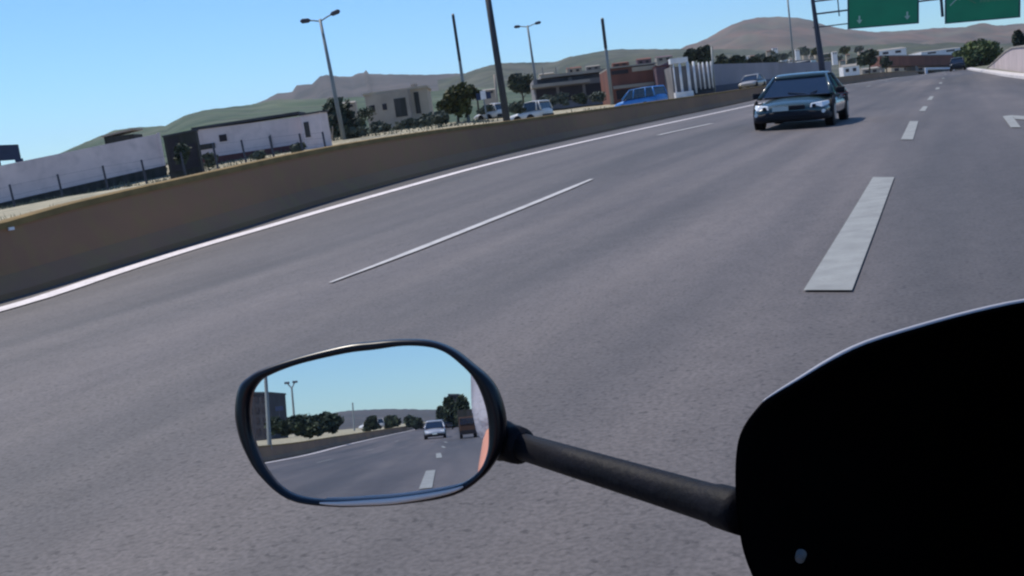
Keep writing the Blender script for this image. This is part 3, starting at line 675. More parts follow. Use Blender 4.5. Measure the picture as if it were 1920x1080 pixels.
onface(A, B, .48, .96, h1*.83, h1*.97, .10).make('sign_band', 'cream', t, thing=t)
onface(A, B, .05, .4, h1*.80, h1*.92, .06).make('window', 'dark', t, thing=t)
onface(A, B, .05, .9, h1*.34, h1*.44, .25).make('awning', 'slab', t, thing=t)
onface(A, B, .1, .9, 0, h1*.30, .06).make('bay', 'dark', t, thing=t)
A, B, h1, h2 = face((1236, 181), 127, 102, (1261, 178), 116, 102)
t = thing('tower_block', 'purple brown block between the rust brown building and the white columns', 'building', A)
wallbox(A, B, h1, h2, 6).make('wall', 'plum', t, thing=t)
onface(A, B, .8, 1.0, 0, h1*.98, .06).make('corner_strip', 'darkred', t, thing=t)
onface(A, B, -.02, 1.04, h1+.0, h1+.12, .08, 6.1).make('roof', 'darkred', t, thing=t)
# white columned building
A, B, h1, h2 = face((1264, 180), 120, 98, (1338, 171), 114, 98)
t = thing('columned_building', 'building fronted by a row of slim white columns', 'building', A.lerp(B, .5))
n_ = wallbox(A, B, h1*.9, h2*.9, 5); n_.make('wall', 'grey', t, thing=t)
onface(A, B, -.02, .42, h1*.98, h1*1.14, .5, .5).make('canopy', 'white', t, thing=t)
onface(A, B, .0, .45, -.3, .28, .9, 0).make('step', 'white', t, thing=t)
cols = [(.03, .065), (.17, .24), (.36, .44), (.52, .58), (.66, .69), (.76, .80), (.87, .91), (.97, .995)]
for i, (a, b_) in enumerate(cols):
    p, q = A.lerp(B, a), A.lerp(B, b_); n = n_.n; c = (p+q)/2-n*.38; r = (q-p).length/2
    mb = MB(); mb.tube([c+Vector((0, 0, 0 if i < 4 else .3)), c+Vector((0, 0, h1*.98 if i < 4 else h1*.92))], [r, r*.9], 12); mb.make('column', 'white', t, smooth=True, thing=t)
onface(A, B, .45, 1.0, -.2, .45, .06, 0).make('plinth', 'roofdark', t, thing=t)
# long grey wall
A, B, h1, h2 = face((1338, 168), 121, 104, (1462, 152), 117, 122)
t = thing('grey_wall', 'long plain grey wall behind the teal car, topped by dark cypress clumps', 'wall', A.lerp(B, .5))
wallbox(A, B, h1, h2, .5).make('wall', 'greywall', t, thing=t)
onface(A, B, 0, 1, -.3, .35, .1, 0).make('plinth', 'navy', t, thing=t)
A, B, h1, h2 = face((1462, 150), 118, 125, (1560, 138), 116, 140)
t = thing('low_wall', 'faint grey wall partly hidden by the roof of the teal car', 'wall', A.lerp(B, .5))
wallbox(A, B, h1, h2, .5).make('wall', 'greywall', t, thing=t)
onface(A, B, 0, 1, h1, h1+.1, .08, .55).make('coping', 'slab', t, thing=t)
# opposite roofs above the workshop, far houses
def house_px(x0, x1, yb, yt, dep, lab, mw='cream', group='houses on the far hillside', mr='rust'):
    A, B, h1, h2 = face((x0, yb), yt, dep, (x1, yb-(x1-x0)*.12), yt-(x1-x0)*.12, dep)
    t = thing('house', lab, 'house', A.lerp(B, .5), group)
    wallbox(A, B, h1*.8, h2*.8, (x1-x0)*dep/F*.8, 3).make('wall', mw, t, thing=t)
    n = wallbox(A, B, 1, 1, 1).n; dpt = (x1-x0)*dep/F*.8; C, D = A+n*dpt, B+n*dpt; o_ = Vector((0, 0, h1*.8)); r_ = Vector((0, 0, h1*1.02))
    mb = MB(); mb.add([A+o_-n*.2, B+o_-n*.2, D+o_, C+o_, (A+C)/2+r_, (B+D)/2+r_], [(0, 1, 5, 4), (2, 3, 4, 5), (0, 4, 3), (1, 2, 5), (0, 3, 2, 1)]); mb.make('roof', mr, t, thing=t)
    for f in (.15, .6): onface(A, B, f, f+.2, h1*.3, h1*.6, .1).make('window', 'dark', t, thing=t)
r2 = random.Random(11)
ORD = ['leftmost', 'second', 'third', 'fourth', 'fifth', 'sixth', 'seventh', 'eighth', 'ninth', 'tenth', 'eleventh', 'twelfth', 'thirteenth', 'fourteenth', 'fifteenth', 'sixteenth', 'seventeenth', 'rightmost']
CN = {'cream': 'cream', 'white': 'white', 'palewall': 'beige'}; RN = {'rust': 'brown', 'slab': 'grey', 'plum': 'plum'}
for i in range(18):
    x = 1396+i*13.6+r2.uniform(-3, 3); yb = r2.uniform(96, 122)-(x-1400)*.02; s_ = r2.uniform(7, 12); c_ = r2.choice(['cream', 'white', 'palewall']); q_ = r2.choice(['rust', 'slab', 'plum'])
    house_px(x, x+s_, yb, yb-r2.uniform(4, 7), r2.uniform(330, 520), '%s far hillside house%s, %s walls under a %s roof' % (ORD[i], ' from the left' if 0 < i < 17 else '', CN[c_], RN[q_]), c_, mr=q_)
for i in range(18):
    x = 1402+i*14+r2.uniform(-3, 3); yb = r2.uniform(102, 126)-(x-1400)*.02
    tree_px('hillside_tree', '%s small grey green tree%s among the far hillside houses' % (ORD[i], ' from the left' if 0 < i < 17 else ''), x-9, x+9, yb-11, yb, r2.uniform(300, 420), r2.choice(['leafgrey', 'leafolive', 'leafgrey']), trunk=.1, n=110, leaf=.9, seed=100+i, group='trees on the far hillside', stem=True)
for x in (1020, 1045, 1070): # masts and vents above the workshop
    p = P(x, 152, 126); mb = MB(); mb.tube([p, p+Vector((0, 0, 1.6))], .07, 6); tag(mb.make('vent_pipe', 'slab'), {1020: 'leftmost thin pipe over the workshop roof', 1045: 'middle thin pipe over the workshop roof', 1070: 'rightmost thin pipe over the workshop roof'}[x], 'pipe')

CL = [(1012, 1040, 150, 138, 170, 'small pale hut above the left end of the workshop roof', 'cream', 'slab'), (1064, 1092, 140, 127, 180, 'small house with reddish roof above the middle of the workshop', 'palewall', 'rust'),
      (1100, 1126, 134, 124, 190, 'flat grey hut above the right end of the workshop', 'grey', 'slab'), (1150, 1180, 128, 118, 200, 'small brown house just left over the rust brown building', 'rust', 'rust'),
      (1196, 1222, 124, 110, 200, 'small plum coloured house over the rust brown building', 'plum', 'rust'), (1232, 1262, 118, 106, 210, 'grey house right over the rust brown building', 'slab', 'plum'),
      (640, 668, 208, 192, 150, 'small pale hut half hidden behind the dark round tree', 'palewall', 'slab'), (905, 930, 180, 168, 160, 'tiny pale hut above the white road sign', 'palewall', 'slab')]
for x0, x1, yb, yt, d, l, mw, mr_ in CL: house_px(x0, x1, yb, yt, d, l, mw, group='small houses along the verge', mr=mr_)
BL = [(955, 985, 192, 214, 58, 'low bush in front of the bonnet of the white van'), (660, 720, 200, 236, 100, 'wide grey green bush behind the dark round tree'), (895, 925, 196, 216, 76, 'bush at the foot of the white road sign'), (1010, 1046, 176, 206, 90, 'grey bush before the left bay of the workshop'),
      (1040, 1074, 172, 204, 92, 'grey bush before the middle bay of the workshop'), (1074, 1104, 174, 200, 94, 'dark bush before the right bay of the workshop'), (1104, 1140, 172, 196, 94, 'bush left of the pale footed utility pole'),
      (330, 362, 262, 318, 58, 'leafy bush growing before the dark open shed'), (386, 410, 284, 312, 60, 'low bush before the left end of the white warehouse'), (470, 500, 282, 302, 64, 'low bush before the middle of the white warehouse'), (545, 575, 268, 288, 64, 'low bush before the right end of the white warehouse')]
for x0, x1, y0, y1, d, l in BL: tree_px('bush', l, x0-3, x1+3, y0, y1, d, 'leafdark' if 'dark' in l else 'leafgrey', trunk=.02, n=500, leaf=.13, seed=x0, group='bushes along the verge', stem=False, cat='bush')
# ------------------------------------------------------------------ sign gantry
GV = 100.0
gb = V(1545, 150, GV); t = thing('sign_gantry', 'dark steel sign gantry reaching over the road from a thick post', 'gantry', gb)
top = V(1524, 2, GV); top2 = V(1519, -62, GV)
mb = MB(); mb.tube([gb-Vector((0, 0, 2)), gb.lerp(top, .35), top, top2], [.30, .26, .17, .16], 12); mb.make('post', 'steel', t, smooth=True, thing=t)
far = V(2080, -20, GV); fb_ = Vector((far.x, GV, zright(far.x, GV)))
mb = MB(); mb.tube([fb_-Vector((0, 0, .5)), far+Vector((0, 0, 2.4))], [.3, .17], 12); mb.make('post', 'steel', t, smooth=True, thing=t)
def gbar(zpix, name='beam', r=.075, x1=2080, x0=1524):
    a = V(x0, zpix, GV); b_ = Vector((V(x1, 0, GV).x, GV, a.z)); b_.z -= (b_.x-a.x)*.045; mb = MB(); mb.tube([a, b_], r, 8); return mb.make(name, 'steel', t, thing=t)
for z_ in (3, 27): gbar(z_)
gbar(52, x1=1592, r=.05); gbar(-60, x0=1518)
for x in (1571, 1765):
    a = V(x, 2, GV); mb = MB(); mb.tube([Vector((a.x, GV, a.z-1.3)), Vector((a.x, GV, a.z+2))], .05 if x == 1571 else .12, 8); mb.make('brace', 'steel', t, thing=t)
def panel(x0, x1, yb, nm, lab):
    a, b_ = V(x0, yb, GV-.35), V(x1, yb, GV-.35); z0 = min(a.z, b_.z); hh = 4.2
    z0 = V(x0, yb+(5 if nm == 'l' else 5), GV-.35).z
    s = thing('direction_sign', lab, 'sign', (a.x, GV-.35, z0), 'green direction signs on the gantry')
    wx = b_.x-a.x; c = Vector(((a.x+b_.x)/2, GV-.35, z0+hh/2))
    mb = MB(); mb.box(c, (wx, .12, hh)); mb.make('panel', 'signgreen', s, thing=s)
    mb = MB()
    for dz in (0.05, hh-.05): mb.box((c.x, c.y-.07, z0+dz), (wx, .03, .10))
    for dx in (.07, wx-.07): mb.box((a.x+dx, c.y-.07, z0+hh/2), (.14, .03, hh-.2))
    mb.make('border', 'signedge', s, thing=s); return s, a, b_, z0, c
s, a, b_, z0, c = panel(1589, 1724, 50, 'l', 'left green direction sign, with two small white lane arrows near its bottom edge')
s.rotation_euler = (0, R_(4.5), 0)
for fx in (.17, .84):
    x = a.x+(b_.x-a.x)*fx; zz = z0+.72; mb = MB(); y = c.y-.09
    mb.box((x, y, zz+.12), (.13, .03, .42)); o1 = [Vector((x-.24, y-.015, zz-.02)), Vector((x+.24, y-.015, zz-.02)), Vector((x, y-.015, zz-.34))]
    mb.add(o1+[q_+Vector((0, .03, 0)) for q_ in o1], [(0, 1, 2), (5, 4, 3), (0, 3, 4, 1), (1, 4, 5, 2), (2, 5, 3, 0)]); mb.make('arrow', 'signwhite', s, thing=s)
s, a, b_, z0, c = panel(1771, 1914, 40, 'r', 'right green direction sign, with a pale slanting arrow and a faded line of writing')
s.rotation_euler = (0, R_(4.2), 0); W = b_.x-a.x; y = c.y-.09
mb = MB(); mb.tube([Vector((a.x+W*.07, y, z0+1.45)), Vector((a.x+W*.20, y, z0+2.15))], .05, 6); mb.tube([Vector((a.x+W*.20, y, z0+2.15)), Vector((a.x+W*.13, y, z0+2.2))], .05, 6); mb.tube([Vector((a.x+W*.20, y, z0+2.15)), Vector((a.x+W*.2, y, z0+1.85))], .05, 6); mb.make('arrow', 'signwhite', s, thing=s)
mb = MB(); mb.tube([Vector((a.x+W*.42, y, z0+1.45)), Vector((a.x+W*.27, y, z0+2.0))], .045, 6); mb.make('line', 'signpale', s, thing=s)
mb = MB(); xx = a.x+W*.47; rr = random.Random(3)
while xx < a.x+W*.90:
    k = rr.uniform(.14, .3); mb.box((xx+k/2, y, z0+1.62+rr.uniform(-.02, .02)), (k, .02, .24)); xx += k+.07
mb.make('lettering', 'signpale', s, thing=s)

# ------------------------------------------------------------------ far end of the road
tree_px('roadside_tree', 'dark green tree right of the gantry post', 1606, 1654, 92, 132, 170, 'leafdark', trunk=.15, n=1300, leaf=.32, seed=31)
tree_px('slim_tree', 'slim dark tree at the left end of the brown bridge', 1650, 1674, 104, 136, 190, 'leafdark', trunk=.2, n=420, leaf=.3, seed=32)
tree_px('broad_tree', 'broad yellow green tree beside the right hand slope', 1796, 1886, 68, 139, 130, 'leafbright', trunk=.08, n=2600, leaf=.26, seed=33)
tree_px('broad_tree', 'lower yellow green tree left of the broad one at the bridge end', 1780, 1830, 90, 139, 150, 'leafbright', trunk=.08, n=1200, leaf=.26, seed=35)
tree_px('dark_tree', 'small dark tree on top of the pink wall at the right edge', 1900, 1926, 54, 100, 80, 'leafdark', trunk=.1, n=500, leaf=.16, seed=34)
A, B, h1, h2 = face((1652, 142), 106, 290, (1812, 140), 104, 290)
t = thing('bridge', 'brown overpass crossing the road at its far end', 'bridge', A.lerp(B, .5))
onface(A, B, 0, 1.05, 2.6, h1, .0, 9).make('deck', 'rust', t, thing=t)
onface(A, B, 0, 1.05, h1, h1+.25, .1, 9.1).make('parapet', 'grey', t, thing=t)
for f in (.02, .42, .9): onface(A, B, f, f+.03, -1, 2.6, -.5, 8).make('pier', 'grey', t, thing=t)
A, B, h1, h2 = face((1736, 143), 127, 230, (1794, 142), 127, 230)
t = thing('white_portal', 'small white rectangular portal across the road under the bridge', 'portal', A.lerp(B, .5))
onface(A, B, 0, 1, h1-.4, h1, 0, .4).make('beam', 'white', t, thing=t)
for f in (0, .93): onface(A, B, f, f+.07, -1.5, h1-.4, 0, .4).make('post', 'white', t, thing=t)
for i, (x0, x1, yb, yt, d, l, mw) in enumerate([(1648, 1700, 108, 93, 420, 'wide white house above the left end of the brown bridge', 'white'), (1728, 1806, 106, 96, 430, 'long low white building above the right half of the brown bridge', 'white'),
     (1672, 1712, 140, 122, 330, 'pale building seen under the left half of the brown bridge', 'cream'), (1700, 1738, 140, 124, 340, 'cream building seen under the bridge, left of the white portal', 'palewall'),
     (1582, 1612, 142, 122, 240, 'white cabin right behind the teal car', 'white'), (1618, 1650, 142, 128, 250, 'low grey cabin under the tree right of the gantry', 'slab')]):
    house_px(x0, x1, yb, yt, d, l, mw, group='buildings near the bridge', mr='slab')
# wall and slope on the right
A, B = P(1838, 140, 115), P(1985, 158, 42)
t = thing('retaining_wall', 'pinkish retaining wall rising along the right edge of the road', 'wall', A.lerp(B, .5))
mb = MB(); rows = []
for i in range(13):
    f = i/12; x = 1838+147*f; d = 1/((1-f)/115+f/42); b_ = P(x, 141+17*f, d); tp_ = P(x, 132-38*sm(0, .45, f)-10*f, d)
    b_.z = min(b_.z, zright(b_.x, b_.y)); n = Vector((1, .15, 0))
    rows.append([b_, Vector((b_.x+.1, b_.y, tp_.z)), Vector((b_.x+.5, b_.y+.1, tp_.z)), Vector((b_.x+.5, b_.y+.1, b_.z-.5))])
mb.loft(rows); mb.make('wall', mat('pink concrete', (.50, .42, .42), .9, (.40, .34, .34), .6, 4), t, thing=t)
mb = MB(); mb.loft([[r[1]+Vector((-.06, 0, 0)), r[1]+Vector((-.06, 0, .09)), r[2]+Vector((.05, 0, .09)), r[2]+Vector((.05, 0, 0))] for r in rows]); mb.make('coping', 'slab', t, thing=t)

# ------------------------------------------------------------------ behind us, seen in the mirror
def rear_box(x0, x1, yb, yt, dep, thick=8):
    A, B = MP(x0, yb, dep), MP(x1, yb, dep); hh = (yb-yt)*dep/F; return A, B, wallbox(A, B, hh, hh, thick, 2), hh
A, B, w_, hh = rear_box(448, 510, 824, 738, 190, 14)
t = thing('apartment_block', 'dark grey apartment block seen at the left of the mirror', 'building', A.lerp(B, .5)); w_.make('wall', 'flat_block', t, thing=t)
for i in range(4):
    for j in range(4): onface(A, B, .1+.22*j, .22+.22*j, .9+i*hh/4.3, 2.0+i*hh/4.3, .08).make('window', 'dark', t, thing=t)
onface(A, B, -.02, 1.02, hh, hh+.3, .2, 14.2).make('roof', 'roofdark', t, thing=t)
for i, (x0, x1, yb, yt, d, l) in enumerate([(846, 866, 806, 742, 170, 'tall dark building seen near the right of the mirror')]):
    A, B, w_, hh = rear_box(x0, x1, yb, yt, d); t = thing('building', l, 'building', A.lerp(B, .5)); w_.make('wall', 'flat_block', t, thing=t)
    for k in range(3): onface(A, B, .15, .85, hh*(.2+.26*k), hh*(.3+.26*k), .08).make('window', 'dark', t, thing=t)
    onface(A, B, -.02, 1.02, hh, hh+.3, .2, 8.2).make('roof', 'roofdark', t, thing=t)
def rear_pole(x, yb, xt, yt, dep, lab, r, arms=None, nm='utility_pole'):
    b, tp = MP(x, yb, dep), MP(xt, yt, dep); t = thing(nm, lab, 'pole', b); mb = MB(); mb.tube([b-Vector((0, 0, 1)), tp], [r, r*.7], 8); mb.make('pole', 'polesteel', t, thing=t)
    for q in arms or []:
        e = MP(*q, dep); mb = MB(); mb.tube([tp, e], r*.5, 6); ar = mb.make('arm', 'polesteel', t, thing=t); mb = MB(); mb.tube([e-Vector((.3, 0, 0)), e+Vector((.3, 0, 0))], .14, 6); mb.make('lamp_head', 'steel', ar, thing=t)
rear_pole(504, 815, 497, 690, 60, 'thick pole before the apartment block in the mirror', .13)
rear_pole(553, 800, 547, 728, 130, 'double armed lamp mast seen over the hedge in the mirror', .16, [(538, 718), (553, 716)], 'street_lamp')
rear_pole(664, 800, 661, 755, 260, 'tiny distant mast in the middle of the mirror', .22)
b = MP(526, 790, 120); tp = MP(524, 770, 120); t = thing('sign_board', 'small dark board on a post left of the lamp mast in the mirror', 'sign', b)
mb = MB(); mb.tube([b-Vector((0, 0, 1)), tp], .05, 6); mb.make('post', 'steel', t, thing=t); mb = MB(); mb.box(tp+Vector((0, 0, .25)), (.85, .1, .5)); mb.make('board', 'navy', t, thing=t)
def rear_tree(x0, x1, yt, yb, dep, lab, mt='leafdark', group='trees seen in the mirror', **kw):
    b, tp = MP((x0+x1)/2, yb, dep), MP((x0+x1)/2, yt, dep); return tree('tree', lab, b, tp.z-b.z, (x1-x0)/2*dep/F, mt, group=group, **kw)
for (x0, x1, yt, yb, d, l) in [(508, 536, 784, 816, 90, 'leftmost dark tree of the mirror, by the apartment block'), (530, 572, 780, 816, 92, 'tree under the lamp mast in the mirror'), (556, 600, 778, 814, 95, 'tree second from the right of the green row in the mirror'), (590, 634, 776, 812, 98, 'rightmost tree of the green row in the mirror'),
     (684, 708, 784, 803, 170, 'small dark tree over the white van in the mirror'), (718, 752, 782, 800, 190, 'flat dark tree in the middle distance of the mirror'), (760, 790, 784, 800, 200, 'dark tree left of the silver car in the mirror'),
     (836, 858, 748, 800, 150, 'tall dark tree against the building at the right of the mirror'), (822, 842, 760, 800, 190, 'slim dark tree above the silver car in the mirror'), (858, 880, 744, 800, 120, 'dark tree closest to the rider arm in the mirror')]:
    rear_tree(x0-(14 if x0 < 600 else 5), x1+(14 if x0 < 600 else 5), yt-2+rnd.uniform(-3, 5), yb+5, d, l, trunk=.0, stem=False, n=1900, leaf=.24 if d < 120 else .4, seed=x0)
def rear_car(name, lab, paint, x, yb, dep, heading, **kw):
    p = MP(x, yb, dep); p.z = zr(p.x, p.y) if p.x > barr_u(p.y) else p.z; return make_car(name, lab, paint, p, heading, **kw)
rear_car('car', 'silver car following us, seen small in the mirror', 'carsilver', 817, 824, 88, 0, detail=True, wd=1.75, ht=1.45)
rear_car('car', 'dark car following behind the silver one in the mirror', 'cardark', 838, 806, 150, 0, detail=False)
rear_car('van', 'white van beyond the barrier, seen in the mirror', 'carwhite', 697, 806, 175, R_(70), detail=False, van=True, ln=4.0, ht=1.7)
b = MP(878, 812, 75); zb_ = zr(b.x, b.y)
t = thing('truck', 'dark brown truck at the right of the road in the mirror', 'truck', (b.x, b.y, zb_))
L_ = Vector((b.x, b.y, zb_)); mb = MB(); mb.box(L_+Vector((0, -2.2, 1.25)), (1.25, 3.4, 1.5)); mb.make('cargo_box', 'shed', t, thing=t)
mb = MB(); mb.box(L_+Vector((0, 0, .95)), (1.2, .95, 1.1)); bev(mb.make('cab', 'truckbrown', t, thing=t), .1)
mb = MB(); mb.box(L_+Vector((0, .49, 1.2)), (1.05, .04, .42)); mb.make('windscreen', 'glass', t, thing=t)
mb = MB(); mb.box(L_+Vector((0, .48, .42)), (1.15, .1, .28)); mb.make('bumper', 'bumper', t, thing=t)
for sx in (-.5, .5):
    for sy in (0, -3): mb = MB(); mb.wheel(L_+Vector((sx, sy, .3)), .3, .2); mb.make('wheel', 'tyre', t, thing=t)

# ------------------------------------------------------------------ the motorcycle: mirror, stem, fairing and what carries them
bk = thing('motorcycle', 'black motorcycle front, its round cornered mirror on a rubber covered stem beside a black fairing', 'motorcycle', (.16, .5, 0))
def closed_spline(pts, n):
    out = []; m_ = len(pts)
    for i in range(m_):
        p0, p1, p2, p3 = [np.array(pts[(i+k) % m_], float) for k in (-1, 0, 1, 2)]
        for j in range(n):
            t_ = j/n; out.append(tuple(.5*((2*p1)+(-p0+p2)*t_+(2*p0-5*p1+4*p2-p3)*t_*t_+(-p0+3*p1-3*p2+p3)*t_**3)))
    return out
outer = [(442, 771), (449, 726), (470, 704), (500, 688), (565, 667), (650, 646), (700, 640), (750, 636), (806, 638), (849, 654), (886, 682), (916, 708), (936, 738), (949, 785), (945, 835), (928, 868), (906, 895), (870, 921), (822, 936), (745, 946), (690, 949), (635, 950), (565, 943), (524, 924), (484, 886), (461, 847), (448, 812)]
inner = [(469, 771), (472, 741), (482, 721), (502, 705), (560, 683), (650, 662), (705, 655), (758, 648), (805, 650), (836, 660), (864, 681), (888, 706), (904, 737), (915, 775), (918, 812), (915, 848), (900, 881), (868, 906), (822, 920), (745, 932), (690, 936), (625, 938), (565, 932), (528, 914), (500, 881), (484, 848), (473, 811)]
so, si = closed_spline(outer, 5), closed_spline(inner, 5)
cen = onmirror(695, 795)
def rg(s_, off, k=1.0): return [cen+(onmirror(x, y)-cen)*k+Vector(MN)*off for x, y in s_]
mb = MB()                                   # housing: lip over the glass, rim, rounded back
rings = [rg(si, -.002), rg(si, .0028)]
mid = [((a[0]+b_[0])/2, (a[1]+b_[1])/2) for a, b_ in zip(so, si)]
rings += [rg([(a[0]*.75+b_[0]*.25, a[1]*.75+b_[1]*.25) for a, b_ in zip(si, so)], .0046), rg([(a[0]*.35+b_[0]*.65, a[1]*.35+b_[1]*.65) for a, b_ in zip(si, so)], .0048), rg(so, .0022, .995), rg(so, -.003, .998), rg(so, -.012, .975), rg(so, -.024, .90), rg(so, -.033, .75), rg(so, -.037, .5), rg(so, -.039, .2)]
mb.loft(rings, cap=False)
n_ = len(so); mb.f.append(tuple(range(len(mb.v)-n_, len(mb.v))))
hs = mb.make('mirror_housing', 'housing', bk, smooth=True, thing=bk)
mb = MB(); ri = rg(si, .0, 1.004); mb.add(ri, [tuple(range(len(ri)))]); gm = mb.make('mirror_glass', 'mirror', hs, thing=bk)
if gm.data.polygons[0].normal.dot(Vector(MN)) < 0: gm.data.flip_normals()
# highlight along the lower lip, painted in as a pale strip
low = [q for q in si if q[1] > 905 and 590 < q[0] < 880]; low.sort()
mb = MB(); mb.tube([onmirror(x, y+6.5, .0058) for x, y in low], [.0005+.0013*math.sin(math.pi*i/(len(low)-1))**.6 for i in range(len(low))], 8); mb.make('lip_highlight', 'bright', hs, smooth=True, thing=bk)
# stem
a0, a1 = P(935, 824, .632), P(1395, 962, .475)
def sp(f): return a0.lerp(a1, f)
mb = MB(); mb.tube([sp(-.02), sp(.02), sp(.05), sp(.085), sp(.115), sp(.12), sp(.135)], [.0125, .0122, .0112, .0112, .0106, .0092, .0082], 24); mb.make('stem_boot', 'rubber', bk, smooth=True, thing=bk)
mb = MB(); mb.tube([sp(.12), sp(.4), sp(.7), sp(.90), sp(.92), sp(.97), sp(1.0)], [.0078, .0082, .0087, .0091, .0100, .0102, .0102], 24); mb.make('mirror_stem', 'rubber', bk, smooth=True, thing=bk)
# fairing shell
fo = [(1412, 1080), (1402, 1055), (1393, 1025), (1387, 990), (1382, 950), (1380, 905), (1381, 860), (1386, 825), (1396, 800), (1410, 779), (1430, 757), (1458, 738), (1500, 713), (1560, 677), (1625, 646), (1725, 615), (1825, 588), (1925, 567), (2050, 552), (2200, 552), (2350, 575), (2450, 640), (2500, 760), (2510, 900), (2480, 1050), (2380, 1250), (2200, 1420), (2000, 1480), (1800, 1460), (1620, 1380), (1500, 1250), (1440, 1150)]
fs = closed_spline(fo, 3); fd = lambda x: .44+.05*(1-((x-1945)/570)**2)
fc = P(1950, 1000, .56)
base = [P(x, y, fd(x)) for x, y in fs]
def shell(k, back): # towards the middle the shell bulges forward, away from the rider
    return [fc+(p-fc)*k+(Vector((0, 1, 0))*back) for p in base]
mb = MB(); rr_ = [[fc+(p-fc)*k for p in base] for k in (1, .9, .75, .55, .3, .1)]
rings = [shell(k, back) for k, back in ((1, .006), (1.002, 0), (.985, .0), (.93, .03), (.8, .05), (.6, .065), (.35, .07), (.1, .07))]
mb.loft(rings, cap=False); n_ = len(base); mb.f.append(tuple(range(len(mb.v)-n_, len(mb.v))))
sh = mb.make('fairing', 'black', bk, smooth=True, thing=bk)
# sunlit gleam on the fairing's top edge, painted in as a pale strip
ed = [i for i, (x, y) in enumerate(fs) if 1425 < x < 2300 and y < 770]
mb = MB(); mb.tube([fc+(base[i]-fc)*1.003+Vector((0, .002, 0)) for i in ed], [.0003+.0009*min(1, k/10, (len(ed)-1-k)/8) for k in range(len(ed))], 8); mb.make('edge_highlight', 'rim', sh, smooth=True, thing=bk)
p = P(1497, 1056, .425); mb = MB(); mb.tube([p+Vector((0, .004, 0)), p+Vector((0, .009, 0))], [.0019, .0022], 12); mb.tube([p+Vector((0, .003, 0)), p+Vector((0, .006, 0))], [.0012, .0018], 6); mb.make('screw', 'screw', sh, thing=bk)
# the rest of the machine, below the picture
mb = MB(); mb.wheel((.16, 1.12, .27), .27, .11, n=40); wh = mb.make('front_wheel', 'tyre', bk, thing=bk); mb = MB(); mb.wheel((.16, 1.12, .27), .19, .12, n=32); mb.make('rim', 'alloy', wh, thing=bk)
mb = MB(); mb.wheel((.16, -.35, .27), .27, .12, n=40); wh = mb.make('rear_wheel', 'tyre', bk, thing=bk); mb = MB(); mb.wheel((.16, -.35, .27), .19, .13, n=32); mb.make('rim', 'alloy', wh, thing=bk)
for sx in (-.09, .09): mb = MB(); mb.tube([Vector((.16+sx, 1.12, .27)), Vector((.16+sx, .85, .62))], .022, 12); mb.make('fork_leg', 'alloy', bk, smooth=True, thing=bk)
mb = MB(); mb.loft([[Vector((.16+a*sw, y, z)) for a, z in ((-1, .3), (-1, zt_), (-.6, zt_+.03), (.6, zt_+.03), (1, zt_), (1, .3))] for y, sw, zt_ in ((.82, .10, .60), (.7, .15, .70), (.5, .17, .72), (.3, .13, .55), (0, .15, .48), (-.3, .14, .52))]); bev(mb.make('body', 'black', bk, thing=bk), .02)
mb = MB(); mb.loft([ring(.14, .56, .69, y, 16, 2.8) for y in (-.6, -.3, 0, .12)]); 
for v_ in mb.v: v_.x += .16
mb.make('seat', 'rubber', bk, smooth=True, thing=bk)
mb = MB(); mb.tube([Vector((-.20, .27, .77)), Vector((-.02, .33, .79)), Vector((.16, .38, .78)), Vector((.34, .33, .79)), Vector((.52, .27, .77))], .012, 12); mb.make('handlebar', 'steel', bk, smooth=True, thing=bk)
for sx in (-1, 1): mb = MB(); mb.tube([Vector((.16+sx*.36, .27, .77)), Vector((.16+sx*.25, .295, .775))], .018, 14); mb.make('grip', 'rubber', bk, smooth=True, thing=bk)

# ------------------------------------------------------------------ the rider, whose arm shows at the mirror's edge
pr = thing('person', 'motorcycle rider in a grey short sleeved jersey, bare left forearm in the mirror edge', 'person', (.08, -.3, .6))
def skin_mesh(name, joints, edges, mt, parent, root=0, lv=2):
    me = bpy.data.meshes.new(name); off = Vector(pr.location)
    me.from_pydata([tuple(Vector(j[:3])-off) for j in joints], edges, []); me.materials.append(M_[mt])
    o = bpy.data.objects.new(name, me); COL.objects.link(o); o.parent = parent
    s = o.modifiers.new('skin', 'SKIN'); s.use_smooth_shade = True
    for i, j in enumerate(joints):
        sv = me.skin_vertices[0].data[i]; r = j[3]; sv.radius = r if hasattr(r, '__len__') else (r, r); sv.use_root = (i == root)
    sb = o.modifiers.new('sub', 'SUBSURF'); sb.levels = lv; sb.render_levels = lv; return o
J = [(.08, -.38, .72, (.13, .10)), (.08, -.37, .90, (.115, .085)), (.08, -.32, 1.12, (.13, .085)), (.08, -.29, 1.24, (.07, .06)), (.08, -.27, 1.31, (.055, .055)), (.08, -.25, 1.40, (.08, .09)), (.08, -.25, 1.49, (.075, .085)),
     (-.09, -.29, 1.20, .062), (-.178, -.19, 1.06, .048), (-.207, -.05, .872, .040), (-.226, .12, .832, .037), (-.235, .215, .80, .026), (-.235, .25, .79, (.04, .02)),
     (.25, -.29, 1.20, .062), (.36, -.19, 1.06, .050), (.42, -.03, .925, .042), (.46, .12, .85, .036), (.48, .215, .80, .026), (.48, .25, .79, (.04, .02)),
     (-.02, -.32, .72, .09), (-.10, .02, .66, .075), (-.08, .10, .42, .055), (-.06, .05, .22, .042), (-.06, .17, .17, .035),
     (.18, -.32, .72, .09), (.40, .02, .66, .075), (.40, .10, .42, .055), (.38, .05, .22, .042), (.38, .17, .17, .035)]
E_ = [(0, 1), (1, 2), (2, 3), (3, 4), (4, 5), (5, 6), (2, 7), (7, 8), (8, 9), (9, 10), (10, 11), (11, 12), (2, 13), (13, 14), (14, 15), (15, 16), (16, 17), (17, 18), (0, 19), (19, 20), (20, 21), (21, 22), (22, 23), (0, 24), (24, 25), (25, 26), (26, 27), (27, 28)]
body_o = skin_mesh('body', J, E_, 'skin', pr)
